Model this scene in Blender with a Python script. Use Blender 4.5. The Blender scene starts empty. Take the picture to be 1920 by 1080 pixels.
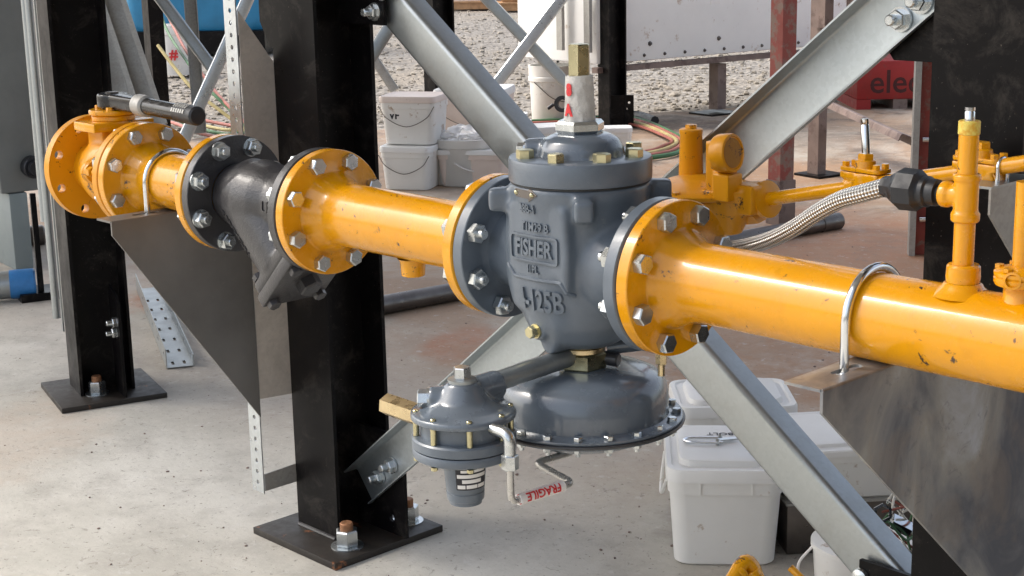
import bpy, bmesh, math, random
from mathutils import Vector as V, Matrix, noise
from mathutils.bvhtree import BVHTree
random.seed(7)
sc = bpy.context.scene
COL = sc.collection
R = math.radians
PZ = .833                                   # height of the pipe axis above the slab

# ------------------------------------------------------------------ camera
F = 2927.1
CAMP = V((1.53769, -1.68753, .50546 + PZ))
_pi, _ro, _ya = 1.340912, -.02072, .812711
CM = Matrix.Rotation(_ya, 3, 'Z') @ Matrix.Rotation(_pi, 3, 'X') @ Matrix.Rotation(_ro, 3, 'Z')
cam = bpy.data.cameras.new('camera'); co = bpy.data.objects.new('camera', cam); COL.objects.link(co)
cam.sensor_width = 36; cam.lens = F / 1920 * 36; cam.clip_end = 500; cam.clip_start = .05
co.matrix_world = Matrix.Translation(CAMP) @ CM.to_4x4()
sc.camera = co

def ray(u, v): return CM @ V(((u - 960) / F, (540 - v) / F, -1.))
def at(u, v, x=None, y=None, z=None, Z=None):
    "point in the place seen at photo pixel u,v on a given plane (or at depth Z)"
    d = ray(u, v)
    if x is not None: t = (x - CAMP.x) / d.x
    elif y is not None: t = (y - CAMP.y) / d.y
    elif z is not None: t = (z - CAMP.z) / d.z
    else: t = Z
    return CAMP + d * t
def ppm(p): return F / -(CM.transposed() @ (V(p) - CAMP)).z
CAMYAW = math.degrees(_ya)                  # the camera's right-hand direction in plan

# ------------------------------------------------------------------ materials
def lin(r, g, b): return tuple(((c / 255 / 12.92) if c / 255 <= .04045 else ((c / 255 + .055) / 1.055) ** 2.4) for c in (r, g, b)) + (1,)
class Mat:
    def __init__(s, name):
        s.m = bpy.data.materials.new(name); s.m.use_nodes = True
        s.t = s.m.node_tree; s.n = s.t.nodes; s.l = s.t.links
        s.b = s.n['Principled BSDF']
        s.pos = s.n.new('ShaderNodeNewGeometry').outputs['Position']
    def noise(s, scale, detail=4, rough=.6, dist=0, vec=None):
        n = s.n.new('ShaderNodeTexNoise'); n.inputs['Scale'].default_value = scale; n.inputs['Detail'].default_value = detail
        n.inputs['Roughness'].default_value = rough; n.inputs['Distortion'].default_value = dist
        s.l.new(vec or s.pos, n.inputs['Vector']); return n.outputs['Fac']
    def voro(s, scale, out='Distance', feature='F1', vec=None):
        n = s.n.new('ShaderNodeTexVoronoi'); n.feature = feature; n.inputs['Scale'].default_value = scale
        s.l.new(vec or s.pos, n.inputs['Vector']); return n.outputs[out]
    def ramp(s, fac, stops):
        n = s.n.new('ShaderNodeValToRGB'); e = n.color_ramp.elements
        while len(e) < len(stops): e.new(.5)
        for i, (p, c) in enumerate(stops):
            e[i].position = p; e[i].color = c if len(c) == 4 else tuple(c) + (1,)
        s.l.new(fac, n.inputs[0]); return n.outputs[0]
    def step(s, fac, a, b): return s.ramp(fac, [(a, (0, 0, 0)), (b, (1, 1, 1))])
    def mix(s, f, a, b, mode='MIX'):
        n = s.n.new('ShaderNodeMix'); n.data_type = 'RGBA'; n.blend_type = mode
        for i, x in ((0, f), (6, a), (7, b)):
            if hasattr(x, 'links'): s.l.new(x, n.inputs[i])
            else: n.inputs[i].default_value = x
        return n.outputs[2]
    def math(s, op, a, b=0):
        n = s.n.new('ShaderNodeMath'); n.operation = op
        for i, x in ((0, a), (1, b)):
            if hasattr(x, 'links'): s.l.new(x, n.inputs[i])
            else: n.inputs[i].default_value = x
        return n.outputs[0]
    def mapr(s, fac, a, b, c, d):
        n = s.n.new('ShaderNodeMapRange'); s.l.new(fac, n.inputs[0])
        for i, x in enumerate((a, b, c, d)): n.inputs[i + 1].default_value = x
        return n.outputs[0]
    def scalevec(s, sc_):
        n = s.n.new('ShaderNodeVectorMath'); n.operation = 'MULTIPLY'; s.l.new(s.pos, n.inputs[0]); n.inputs[1].default_value = sc_
        return n.outputs[0]
    def set(s, **k):
        for key, x in k.items():
            i = s.b.inputs[{'col': 'Base Color', 'rough': 'Roughness', 'metal': 'Metallic', 'coat': 'Coat Weight', 'spec': 'Specular IOR Level', 'trans': 'Transmission Weight', 'sss': 'Subsurface Weight'}[key]]
            if hasattr(x, 'links'): s.l.new(x, i)
            else: i.default_value = x
        return s
    def bump(s, h, strength=.3, dist=.002):
        n = s.n.new('ShaderNodeBump'); n.inputs['Strength'].default_value = strength; n.inputs['Distance'].default_value = dist
        s.l.new(h, n.inputs['Height']); s.l.new(n.outputs[0], s.b.inputs['Normal']); return s

MT = {}
def simple(name, col, rough=.5, metal=0, var=.25, scale=12, bump=0, bscale=200, dirt=None, dthr=.62, dscale=30):
    m = Mat(name); c = tuple(col[:3]) + (1,)
    lo = tuple(x * (1 - var) for x in c[:3]) + (1,); hi = tuple(min(1, x * (1 + var * .6)) for x in c[:3]) + (1,)
    o = m.ramp(m.noise(scale, 6, .65), [(.3, lo), (.7, hi)])
    if dirt: o = m.mix(m.step(m.noise(dscale, 8, .7), dthr - .05, dthr + .02), o, tuple(dirt[:3]) + (1,))
    m.set(col=o, metal=metal, rough=m.mapr(m.noise(scale * 3, 5), .3, .7, max(.03, rough - .1), min(1, rough + .12)))
    if bump: m.bump(m.noise(bscale, 3), bump, .001)
    MT[name] = m.m; return m.m

def yellow(name, col, rough=.2, worn=.612, coat=.45):
    m = Mat(name); c = col
    o = m.ramp(m.noise(5, 5), [(.3, (c[0] * .9, c[1] * .86, c[2], 1)), (.7, c)])
    grime = m.step(m.noise(13, 8, .72, .6), .54, .70)
    o = m.mix(m.math('MULTIPLY', grime, .22), o, (.26, .105, .008, 1))
    chip = m.step(m.noise(32, 10, .78, .4), worn, worn + .012)
    o = m.mix(chip, o, (.06, .028, .016, 1))
    dust = m.step(m.noise(60, 6, .7), .62, .67)
    o = m.mix(m.math('MULTIPLY', dust, .22), o, (.55, .34, .12, 1))
    m.set(col=o, rough=m.mapr(m.noise(18, 6, .7), .3, .7, rough - .05, rough + .16), coat=coat, spec=.38)
    m.b.inputs['Coat Roughness'].default_value = .07; m.b.inputs['Coat IOR'].default_value = 1.5
    m.bump(m.noise(120, 4), .06, .001)
    MT[name] = m.m
yellow('yellow_paint', (.77, .338, .001, 1))
yellow('yellow_paint_old', (.69, .292, .002, 1), .34, .60, .15)
yellow('yellow_shaded', (.36, .16, .008, 1), .5, .59, 0)  # darker yellow, paints in the shade on the dial's turned-away face

m = Mat('grey_paint')
o = m.ramp(m.noise(9, 6, .65), [(.3, (.093, .114, .140, 1)), (.7, (.128, .154, .186, 1))])
o = m.mix(m.math('MULTIPLY', m.step(m.noise(30, 8, .75), .63, .72), .4), o, (.30, .29, .27, 1))
m.set(col=o, rough=m.mapr(m.noise(25, 6), .3, .7, .28, .46)).bump(m.math('ADD', m.noise(420, 3, .6), m.math('MULTIPLY', m.noise(90, 3), .8)), .22, .0012); m.set(coat=.3); m.b.inputs['Coat Roughness'].default_value = .22; MT['grey_paint'] = m.m
m = Mat('grey_smooth')
o = m.ramp(m.noise(7, 5), [(.3, (.093, .114, .140, 1)), (.7, (.128, .154, .186, 1))])
o = m.mix(m.math('MULTIPLY', m.step(m.noise(16, 8, .75), .6, .72), .35), o, (.27, .26, .25, 1))
m.set(col=o, rough=m.mapr(m.noise(22, 6), .3, .7, .16, .34)); m.set(coat=.6); m.b.inputs['Coat Roughness'].default_value = .1; MT['grey_smooth'] = m.m

m = Mat('black_cast')
o = m.ramp(m.noise(10, 6), [(.3, (.022, .021, .023, 1)), (.7, (.042, .040, .043, 1))])
m.set(col=o, rough=m.mapr(m.noise(20, 6), .3, .7, .3, .5)).bump(m.math('ADD', m.noise(330, 3), m.math('MULTIPLY', m.noise(110, 4), 1.5)), .5, .0015); m.set(coat=.4); m.b.inputs['Coat Roughness'].default_value = .25; MT['black_cast'] = m.m
m = Mat('black_steel')
o = m.ramp(m.noise(4, 6, .7), [(.35, (.003, .0026, .003, 1)), (.7, (.007, .006, .0065, 1))])
o = m.mix(m.math('MULTIPLY', m.step(m.noise(11, 10, .78, .5), .52, .66), .5), o, (.055, .048, .042, 1))
o = m.mix(m.math('MULTIPLY', m.step(m.noise(160, 3, .7), .69, .72), .5), o, (.2, .17, .14, 1))
m.set(col=o, spec=.14, rough=m.mapr(m.noise(9, 7, .7), .3, .7, .26, .5)); MT['black_steel'] = m.m
simple('black_plastic', (.013, .014, .018), .42, bump=.15)
simple('black_gloss', (.008, .008, .009), .22)
simple('black_rust', (.02, .016, .013), .5, dirt=(.28, .1, .035), dthr=.665, dscale=14)

def galv(name, base, rough, var=.2, dirt=.2, metal=.85):
    m = Mat(name)
    cell = m.voro(150, 'Color')
    bw = m.n.new('ShaderNodeRGBToBW'); m.l.new(cell, bw.inputs[0])
    o = m.ramp(bw.outputs[0], [(0, tuple(x * (1 - var) for x in base) + (1,)), (1, tuple(base) + (1,))])
    o = m.mix(m.math('MULTIPLY', m.step(m.noise(7, 8, .7, .5), .5, .7), dirt), o, (.25, .22, .19, 1))
    o = m.mix(m.math('MULTIPLY', m.step(m.noise(40, 8, .75), .64, .7), dirt), o, (.16, .13, .11, 1))
    m.set(col=o, metal=metal, rough=m.mapr(m.noise(12, 6), .3, .7, rough - .06, rough + .12)); MT[name] = m.m
galv('galvanised', (.40, .425, .43), .36, .09, .25)
galv('galvanised_bright', (.66, .70, .72), .30, .12, .1)
galv('galvanised_web', (.50, .545, .565), .34, .12, .12)
galv('galvanised_panel', (.70, .64, .58), .42, .1, .35, .35)
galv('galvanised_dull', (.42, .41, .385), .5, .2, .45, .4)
m = Mat('mill_plate')                        # blotchy hot rolled sheet
st = m.scalevec((1, 1.0, .7))
o = m.ramp(m.noise(4.5, 10, .60, .9, st), [(.36, (.10, .108, .128, 1)), (.45, (.21, .212, .215, 1)), (.54, (.32, .31, .285, 1)), (.64, (.44, .455, .48, 1))])
o = m.mix(m.math('MULTIPLY', m.step(m.noise(9, 9, .65, 1), .50, .66), .35), o, (.30, .24, .18, 1))
o = m.mix(m.math('MULTIPLY', m.step(m.noise(26, 10, .75, 1.2), .56, .64), .5), o, (.12, .12, .135, 1))
m.set(col=o, metal=.3, rough=m.mapr(m.noise(18, 6), .3, .7, .28, .5)); MT['mill_plate'] = m.m
m = Mat('dark_sheet')
o = m.ramp(m.noise(3, 6, .6), [(.35, (.12, .113, .105, 1)), (.65, (.19, .18, .168, 1))])
o = m.mix(m.math('MULTIPLY', m.step(m.noise(45, 6, .75), .6, .72), .4), o, (.2, .185, .165, 1))
m.set(col=o, metal=.3, rough=m.mapr(m.noise(14, 6), .3, .7, .3, .46)); MT['dark_sheet'] = m.m
galv('zinc', (.62, .65, .66), .24, .15, .12, .95)
galv('zinc_yellow', (.60, .55, .34), .26, .15, .12, .95)
simple('chrome', (.72, .74, .76), .14, 1, .1)
simple('brass', (.66, .53, .32), .28, 1, .25, 14)
simple('brass_pale', (.50, .46, .29), .25, 1, .2, 14)
simple('stainless', (.56, .55, .53), .28, .8, .12)
simple('dark_metal', (.15, .135, .125), .35, .8, .3, 10)
simple('rusty_bolt', (.33, .16, .08), .6, .4, .4, 60)
simple('white_plastic', (.74, .73, .70), .42, 0, .06, 4, dirt=(.40, .30, .22), dthr=.655, dscale=14)
simple('white_lid', (.76, .755, .74), .4, 0, .05, 5, dirt=(.5, .46, .4), dthr=.7, dscale=18)
simple('pink_plastic', (.70, .60, .54), .5, 0, .08, 4, dirt=(.42, .33, .26), dthr=.66, dscale=10)
simple('ink', (.02, .02, .025), .6)
simple('spray_ink', (.055, .008, .008), .7)
simple('red_ink', (.65, .03, .035), .5)
simple('white_label', (.78, .76, .74), .45, 0, .05)
simple('red_paint', (.30, .014, .014), .45, 0, .25, 6, dirt=(.2, .03, .025), dthr=.62, dscale=12)
simple('red_oxide', (.28, .055, .04), .55, 0, .25, 7, dirt=(.22, .14, .11), dthr=.55, dscale=8)
simple('brown_steel', (.20, .145, .125), .55, .1, .25, 8, dirt=(.12, .08, .07), dthr=.58, dscale=10)
simple('white_panel', (.84, .84, .83), .4, 0, .07, 2, dirt=(.5, .4, .33), dthr=.66, dscale=7)
simple('grey_cabinet', (.19, .20, .195), .45, .2, .15, 4)
simple('light_cabinet', (.22, .255, .255), .42, 0, .1, 4)
simple('blocker_sheet', (.10, .095, .085), .6)
simple('roof_sheet', (.34, .33, .31), .5)
simple('blue_plastic', (.03, .22, .42), .42, 0, .2, 3)
simple('blue_tape', (.03, .17, .42), .4)
simple('wood', (.42, .24, .12), .7, 0, .35, 9)
simple('cable_red', (.33, .10, .075), .5); simple('cable_green', (.05, .15, .06), .5); simple('cable_yellow', (.42, .35, .15), .5)
simple('cable_white', (.7, .68, .62), .45); simple('copper', (.55, .27, .14), .35, .9)
simple('gasket', (.03, .03, .03), .6)
simple('shadow_hole', (.01, .01, .01), .8)
simple('green_plastic', (.08, .42, .16), .5)
m = Mat('tape_wrap')
m.set(col=m.ramp(m.noise(30, 6, .7), [(.3, (.46, .44, .41, 1)), (.7, (.70, .68, .64, 1))]), rough=.6).bump(m.noise(130, 6, .7), .9, .003); MT['tape_wrap'] = m.m
m = Mat('clear_plastic')
m.set(col=(.80, .78, .74, 1), rough=.4, trans=.35); MT['clear_plastic'] = m.m
m = Mat('bubble_film')
m.set(col=(.9, .9, .9, 1), rough=.3, trans=.75); MT['bubble_film'] = m.m
m = Mat('yellow_tape')
m.set(col=m.ramp(m.noise(90, 5), [(.4, (.62, .34, .03, 1)), (.55, (.70, .58, .12, 1)), (.7, (.6, .2, .02, 1))]), rough=.5).bump(m.noise(200), .6, .002); MT['yellow_tape'] = m.m
m = Mat('braid')
tc = m.n.new('ShaderNodeTexCoord')
sep = m.n.new('ShaderNodeSeparateXYZ'); m.l.new(tc.outputs['UV'], sep.inputs[0])
a = m.math('SINE', m.math('MULTIPLY', m.math('ADD', sep.outputs[0], sep.outputs[1]), 6.2832 * 7))
b = m.math('SINE', m.math('MULTIPLY', m.math('SUBTRACT', sep.outputs[0], sep.outputs[1]), 6.2832 * 7))
w = m.math('MULTIPLY', a, b)
m.set(col=m.ramp(m.mapr(w, -1, 1, 0, 1), [(.2, (.22, .21, .20, 1)), (.7, (.84, .83, .80, 1))]), metal=.9, rough=.3).bump(w, .9, .0015); MT['braid'] = m.m

# slab: pale trowelled concrete with rusty dirt spread over its far part
m = Mat('concrete')
o = m.ramp(m.noise(1.3, 10, .68, .3), [(.32, (.35, .336, .297, 1)), (.52, (.47, .452, .405, 1)), (.7, (.56, .542, .495, 1))])
o = m.mix(m.math('MULTIPLY', m.step(m.noise(5, 10, .74), .47, .62), .5), o, (.30, .28, .25, 1))
sx = m.n.new('ShaderNodeSeparateXYZ'); m.l.new(m.pos, sx.inputs[0])
far = m.mapr(sx.outputs[1], .4, 1.9, 0, 1)
dirt = m.math('MULTIPLY', m.step(m.noise(.9, 9, .66, .8), .30, .54), far)
o = m.mix(m.math('MULTIPLY', dirt, .85), o, (.30, .185, .108, 1))
d2 = m.math('MULTIPLY', m.step(m.noise(2.2, 10, .74, .5), .50, .62), m.mapr(sx.outputs[1], 1.2, 5.0, 0, .85))
o = m.mix(d2, o, (.12, .088, .068, 1))
def blob(px, py, rx, ry, col, k):
    "an oil, rust or soil stain with a ragged edge at a place on the slab"
    global o
    c = at(px, py, z=0)
    vm = m.n.new('ShaderNodeVectorMath'); vm.operation = 'SUBTRACT'; m.l.new(m.pos, vm.inputs[0]); vm.inputs[1].default_value = c
    ro = m.n.new('ShaderNodeVectorRotate'); ro.rotation_type = 'Z_AXIS'; ro.inputs['Angle'].default_value = -_ya; m.l.new(vm.outputs[0], ro.inputs['Vector'])
    v2 = m.n.new('ShaderNodeVectorMath'); v2.operation = 'MULTIPLY'; m.l.new(ro.outputs[0], v2.inputs[0]); v2.inputs[1].default_value = (1 / rx, 1 / ry, 0)
    ln = m.n.new('ShaderNodeVectorMath'); ln.operation = 'LENGTH'; m.l.new(v2.outputs[0], ln.inputs[0])
    d = m.math('ADD', ln.outputs['Value'], m.math('MULTIPLY', m.math('SUBTRACT', m.noise(3.5, 8, .7), .5), 1.6))
    inv = m.math('SUBTRACT', 1.0, m.step(d, .55, .95))
    brk = m.mapr(m.noise(11, 8, .75), .35, .6, .35, 1)
    o = m.mix(m.math('MULTIPLY', m.math('MULTIPLY', inv, brk), k), o, tuple(col) + (1,))
blob(870, 645, .16, .30, (.36, .15, .075), .8)
blob(330, 560, .35, .22, (.40, .17, .085), .75)
blob(1180, 235, 1.1, .55, (.10, .065, .045), .9)
blob(1500, 250, 1.2, .9, (.13, .10, .08), .6)
blob(1640, 470, .7, 1.2, (.33, .155, .08), .85)
blob(1450, 640, .75, 1.1, (.30, .165, .09), .85)
blob(1350, 330, 1.0, .8, (.34, .19, .10), .8)
blob(1000, 700, .4, .5, (.30, .20, .12), .5)
blob(640, 930, .05, .10, (.14, .085, .05), .6)
blob(250, 700, .5, .35, (.22, .205, .185), .5)
blob(1480, 980, .35, .25, (.13, .115, .10), .7)
blob(40, 820, .25, .5, (.44, .36, .29), .6)
o = m.mix(m.math('MULTIPLY', m.step(m.noise(60, 6, .75), .60, .64), .7), o, (.11, .095, .08, 1))
o = m.mix(m.math('MULTIPLY', m.step(m.noise(24, 8, .75), .585, .63), .45), o, (.52, .51, .485, 1))
o = m.mix(m.math('MULTIPLY', m.step(m.noise(15, 9, .75, 1.5), .60, .63), .5), o, (.17, .15, .13, 1))
m.set(col=o, rough=.72).bump(m.math('ADD', m.noise(70, 8, .75), m.math('MULTIPLY', m.noise(9, 6), 2)), .45, .004); MT['concrete'] = m.m
m = Mat('gravel')
cell = m.voro(16, 'Color'); bw = m.n.new('ShaderNodeRGBToBW'); m.l.new(cell, bw.inputs[0])
o = m.ramp(bw.outputs[0], [(.2, (.13, .115, .10, 1)), (.8, (.25, .23, .205, 1))])
o = m.mix(m.step(m.noise(.45, 7, .65), .46, .62), o, (.22, .19, .155, 1))
m.set(col=o, rough=.85).bump(m.voro(22), .9, .03); MT['gravel'] = m.m
simple('stone', (.25, .222, .185), .8, 0, .45, 2.2, bump=.3, bscale=60)

# ------------------------------------------------------------------ mesh helpers
def basis(d):
    d = V(d).normalized()
    r = V((0, 0, 1)) if abs(d.z) < .9 else V((1, 0, 0))
    u = (r - d * r.dot(d)).normalized()
    return u, d.cross(u), d
def world_of(o): return (world_of(o.parent) if o.parent else Matrix()) @ o.matrix_basis
class MB:
    def __init__(s): s.bm = bmesh.new(); s.uv = None
    def ring(s, pts): return [s.bm.verts.new(p) for p in pts]
    def bridge(s, a, b, close=True):
        n = len(a)
        for i in range(n if close else n - 1):
            j = (i + 1) % n
            try: s.bm.faces.new((a[i], a[j], b[j], b[i]))
            except ValueError: pass
    def loft(s, rings, cap0=True, cap1=True):
        rs = [s.ring(r) for r in rings]
        for a, b in zip(rs, rs[1:]): s.bridge(a, b)
        if cap0: s.bm.faces.new(list(reversed(rs[0])))
        if cap1: s.bm.faces.new(rs[-1])
        return s
    def lathe(s, prof, o=(0, 0, 0), d=(0, 0, 1), seg=48, cap=True, rot=0):
        u, w, d = basis(d); o = V(o); prev = None
        for i, (r, h) in enumerate(prof):
            if r < 1e-6: cur = [s.bm.verts.new(o + d * h)]
            else: cur = s.ring([o + d * h + (u * math.cos(rot + 2 * math.pi * k / seg) + w * math.sin(rot + 2 * math.pi * k / seg)) * r for k in range(seg)])
            if prev is None:
                if len(cur) > 1 and cap: s.bm.faces.new(list(reversed(cur)))
            elif len(prev) == 1:
                for k in range(seg): s.bm.faces.new((prev[0], cur[(k + 1) % seg], cur[k]))
            elif len(cur) == 1:
                for k in range(seg): s.bm.faces.new((prev[k], prev[(k + 1) % seg], cur[0]))
            else: s.bridge(prev, cur)
            prev = cur
        if len(prev) > 1 and cap: s.bm.faces.new(prev)
        return s
    def cyl(s, p0, p1, r, seg=20, r1=None, bev=0):
        p0, p1 = V(p0), V(p1); L = (p1 - p0).length; r1 = r if r1 is None else r1
        pr = [(r, 0), (r1, L)] if not bev else [(r - bev, 0), (r, bev), (r1, L - bev), (r1 - bev, L)]
        return s.lathe(pr, p0, p1 - p0, seg)
    def hexa(s, o, d, af, h, rot=0, both=False):
        r = af / math.sqrt(3); c = min(.12 * r, h * .25)
        pr = [(r * .9, 0), (r, c)] if both else [(r, 0)]
        return s.lathe(pr + [(r, h - c), (r * .88, h)], o, d, 6, rot=rot)
    def tube(s, pts, r, seg=12, uv=False):
        pts = [V(p) for p in pts]; n = len(pts)
        rs = r if isinstance(r, (list, tuple)) else [r] * n
        t0 = (pts[1] - pts[0]).normalized(); u = basis(t0)[0]; rings = []; L = 0; Ls = []
        for i, p in enumerate(pts):
            t = (pts[min(i + 1, n - 1)] - pts[max(i - 1, 0)]).normalized()
            u = (u - t * u.dot(t)).normalized(); w = t.cross(u)
            if i: L += (p - pts[i - 1]).length
            Ls.append(L)
            rings.append(s.ring([p + (u * math.cos(2 * math.pi * k / seg) + w * math.sin(2 * math.pi * k / seg)) * rs[i] for k in range(seg)]))
        lay = s.bm.loops.layers.uv.verify() if uv else None
        for i in range(n - 1):
            for k in range(seg):
                j = (k + 1) % seg
                f = s.bm.faces.new((rings[i][k], rings[i][j], rings[i + 1][j], rings[i + 1][k]))
                if uv:
                    pc = 2 * math.pi * rs[i]
                    for lp, q in zip(f.loops, ((k / seg, Ls[i] / pc), ((k + 1) / seg, Ls[i] / pc), ((k + 1) / seg, Ls[i + 1] / pc), (k / seg, Ls[i + 1] / pc))): lp[lay].uv = q
        s.bm.faces.new(list(reversed(rings[0]))); s.bm.faces.new(rings[-1])
        return s
    def prism(s, poly, o, ux, uy, t):
        o, ux, uy = V(o), V(ux), V(uy); n = ux.cross(uy).normalized() * t
        a = s.ring([o + ux * p[0] + uy * p[1] for p in poly]); b = s.ring([v.co + n for v in a])
        s.bridge(a, b); s.bm.faces.new(list(reversed(a))); s.bm.faces.new(b); return s
    def box(s, x0, x1, y0, y1, z0, z1):
        return s.prism([(x0, y0), (x1, y0), (x1, y1), (x0, y1)], (0, 0, z0), (1, 0, 0), (0, 1, 0), z1 - z0)
    def obox(s, c, ax, ay, az):
        c, ax, ay, az = V(c), V(ax), V(ay), V(az)
        a = s.ring([c - ax - ay - az, c + ax - ay - az, c + ax + ay - az, c - ax + ay - az]); b = s.ring([v.co + 2 * az for v in a])
        s.bridge(a, b); s.bm.faces.new(list(reversed(a))); s.bm.faces.new(b); return s
    def add(s, me, M=None):
        b = bmesh.new(); b.from_mesh(me)
        if M is not None: b.transform(M)
        t = bpy.data.meshes.new('t'); b.to_mesh(t); b.free(); s.bm.from_mesh(t); bpy.data.meshes.remove(t); return s
    def bevel(s, w, ang=30, seg=2):
        s.bm.normal_update()
        ed = [e for e in s.bm.edges if len(e.link_faces) == 2 and e.calc_face_angle(0) > R(ang)]
        bmesh.ops.bevel(s.bm, geom=ed, offset=w, segments=seg, affect='EDGES', profile=.5, clamp_overlap=True); return s
    def mesh(s, name, ang=35, recalc=True):
        if recalc: bmesh.ops.recalc_face_normals(s.bm, faces=s.bm.faces)
        s.bm.normal_update()
        for f in s.bm.faces: f.smooth = True
        for e in s.bm.edges: e.smooth = not (len(e.link_faces) != 2 or e.calc_face_angle(0) > R(ang))
        me = bpy.data.meshes.new(name); s.bm.to_mesh(me); s.bm.free(); return me
    def part(s, name, mat, parent=None, local=False, label=None, ang=35, kind=None):
        me = s.mesh(name, ang)
        me.materials.append(MT[mat])
        if parent is not None and not local: me.transform(world_of(parent).inverted())
        o = bpy.data.objects.new(name, me); COL.objects.link(o)
        if parent is not None: o.parent = parent
        if label: o['label'] = label
        if kind: o['kind'] = kind
        return o
def thing(name, label, cat, loc=(0, 0, 0), rz=0, group=None):
    o = bpy.data.objects.new(name, None); COL.objects.link(o); o.empty_display_size = .05
    o.location = loc; o.rotation_euler = (0, 0, rz)
    o.matrix_basis = Matrix.Translation(V(loc)) @ Matrix.Rotation(rz, 4, 'Z')
    o['label'] = label; o['category'] = cat
    if group: o['group'] = group
    return o
def tag(o, label, cat, group=None):
    o['label'] = label; o['category'] = cat
    if group: o['group'] = group
    return o
def inst(src, name, parent, M):
    o = bpy.data.objects.new(name, src); COL.objects.link(o); o.parent = parent; o.matrix_basis = parent.matrix_basis.inverted() @ M; return o
def smooth(pts, n=8):
    pts = [V(p) for p in pts]; out = []
    P = [2 * pts[0] - pts[1]] + pts + [2 * pts[-1] - pts[-2]]
    for i in range(1, len(P) - 2):
        a, b, c, d = P[i - 1:i + 3]
        for k in range(n):
            t = k / n
            out.append(.5 * ((2 * b) + (c - a) * t + (2 * a - 5 * b + 4 * c - d) * t * t + (3 * b - a - 3 * c + d) * t ** 3))
    return out + [pts[-1]]
def fillet(pts, r, n=6):
    pts = [V(p) for p in pts]; out = [pts[0]]
    for a, b, c in zip(pts, pts[1:], pts[2:]):
        u, w = (a - b), (c - b); k = min(r, u.length * .48, w.length * .48)
        p, q = b + u.normalized() * k, b + w.normalized() * k
        for i in range(n + 1):
            t = i / n; out.append(p * (1 - t) ** 2 + b * 2 * t * (1 - t) + q * t * t)
    return out + [pts[-1]]
def temp_eval(o):
    COL.objects.link(o); dg = bpy.context.evaluated_depsgraph_get(); dg.update()
    me = bpy.data.meshes.new_from_object(o.evaluated_get(dg)); d = o.data; bpy.data.objects.remove(o)
    return me
def plate(outer, holes, t):
    "flat plate with real holes, thickness t along +Z from 0"
    cu = bpy.data.curves.new('c', 'CURVE'); cu.dimensions = '2D'; cu.fill_mode = 'BOTH'; cu.extrude = t / 2
    for poly in [outer] + holes:
        sp = cu.splines.new('POLY'); sp.points.add(len(poly) - 1); sp.use_cyclic_u = True
        for p, q in zip(sp.points, poly): p.co = (q[0], q[1], 0, 1)
    me = temp_eval(bpy.data.objects.new('c', cu)); me.transform(Matrix.Translation((0, 0, t / 2)))
    b = bmesh.new(); b.from_mesh(me); bmesh.ops.remove_doubles(b, verts=b.verts, dist=1e-6); b.to_mesh(me); b.free(); return me
def circ(x, y, r, n=16): return [(x + r * math.cos(2 * math.pi * i / n), y + r * math.sin(2 * math.pi * i / n)) for i in range(n)]
def slot(x, y, w, h, n=6):
    r = h / 2; k = w / 2 - r
    return [(x + k + r * math.cos(-math.pi / 2 + math.pi * i / n), y + r * math.sin(-math.pi / 2 + math.pi * i / n)) for i in range(n + 1)] + \
           [(x - k + r * math.cos(math.pi / 2 + math.pi * i / n), y + r * math.sin(math.pi / 2 + math.pi * i / n)) for i in range(n + 1)]
def frame(o, ux, uy):
    ux, uy = V(ux).normalized(), V(uy).normalized(); n = ux.cross(uy)
    return Matrix(((ux.x, uy.x, n.x, o[0]), (ux.y, uy.y, n.y, o[1]), (ux.z, uy.z, n.z, o[2]), (0, 0, 0, 1)))
def text(s, size, t=.002, bold=0):
    cu = bpy.data.curves.new('t', 'FONT'); cu.body = s; cu.size = size; cu.extrude = t / 2; cu.align_x = 'CENTER'; cu.align_y = 'CENTER'; cu.offset = bold; cu.resolution_u = 3
    return temp_eval(bpy.data.objects.new('t', cu))
def blend(mb, voxel=.004, it=6):
    "weld overlapping solids into one cast surface with soft fillets"
    bmesh.ops.recalc_face_normals(mb.bm, faces=mb.bm.faces)
    me = bpy.data.meshes.new('b'); mb.bm.to_mesh(me); mb.bm.free()
    o = bpy.data.objects.new('b', me); r = o.modifiers.new('r', 'REMESH'); r.mode = 'VOXEL'; r.voxel_size = voxel
    s = o.modifiers.new('s', 'SMOOTH'); s.factor = .5; s.iterations = it
    return temp_eval(o)
def rrect(w, d, r, n=5):
    out = []
    for cx, cy, a0 in ((w / 2 - r, d / 2 - r, 0), (-w / 2 + r, d / 2 - r, 90), (-w / 2 + r, -d / 2 + r, 180), (w / 2 - r, -d / 2 + r, 270)):
        for i in range(n + 1):
            a = R(a0 + 90 * i / n); out.append((cx + r * math.cos(a), cy + r * math.sin(a)))
    return out
def rr(w, d, r, z, cx=0, cy=0): return [V((x + cx, y + cy, z)) for x, y in rrect(w, d, r)]

X, Y, Zx = V((1, 0, 0)), V((0, 1, 0)), V((0, 0, 1))

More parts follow.
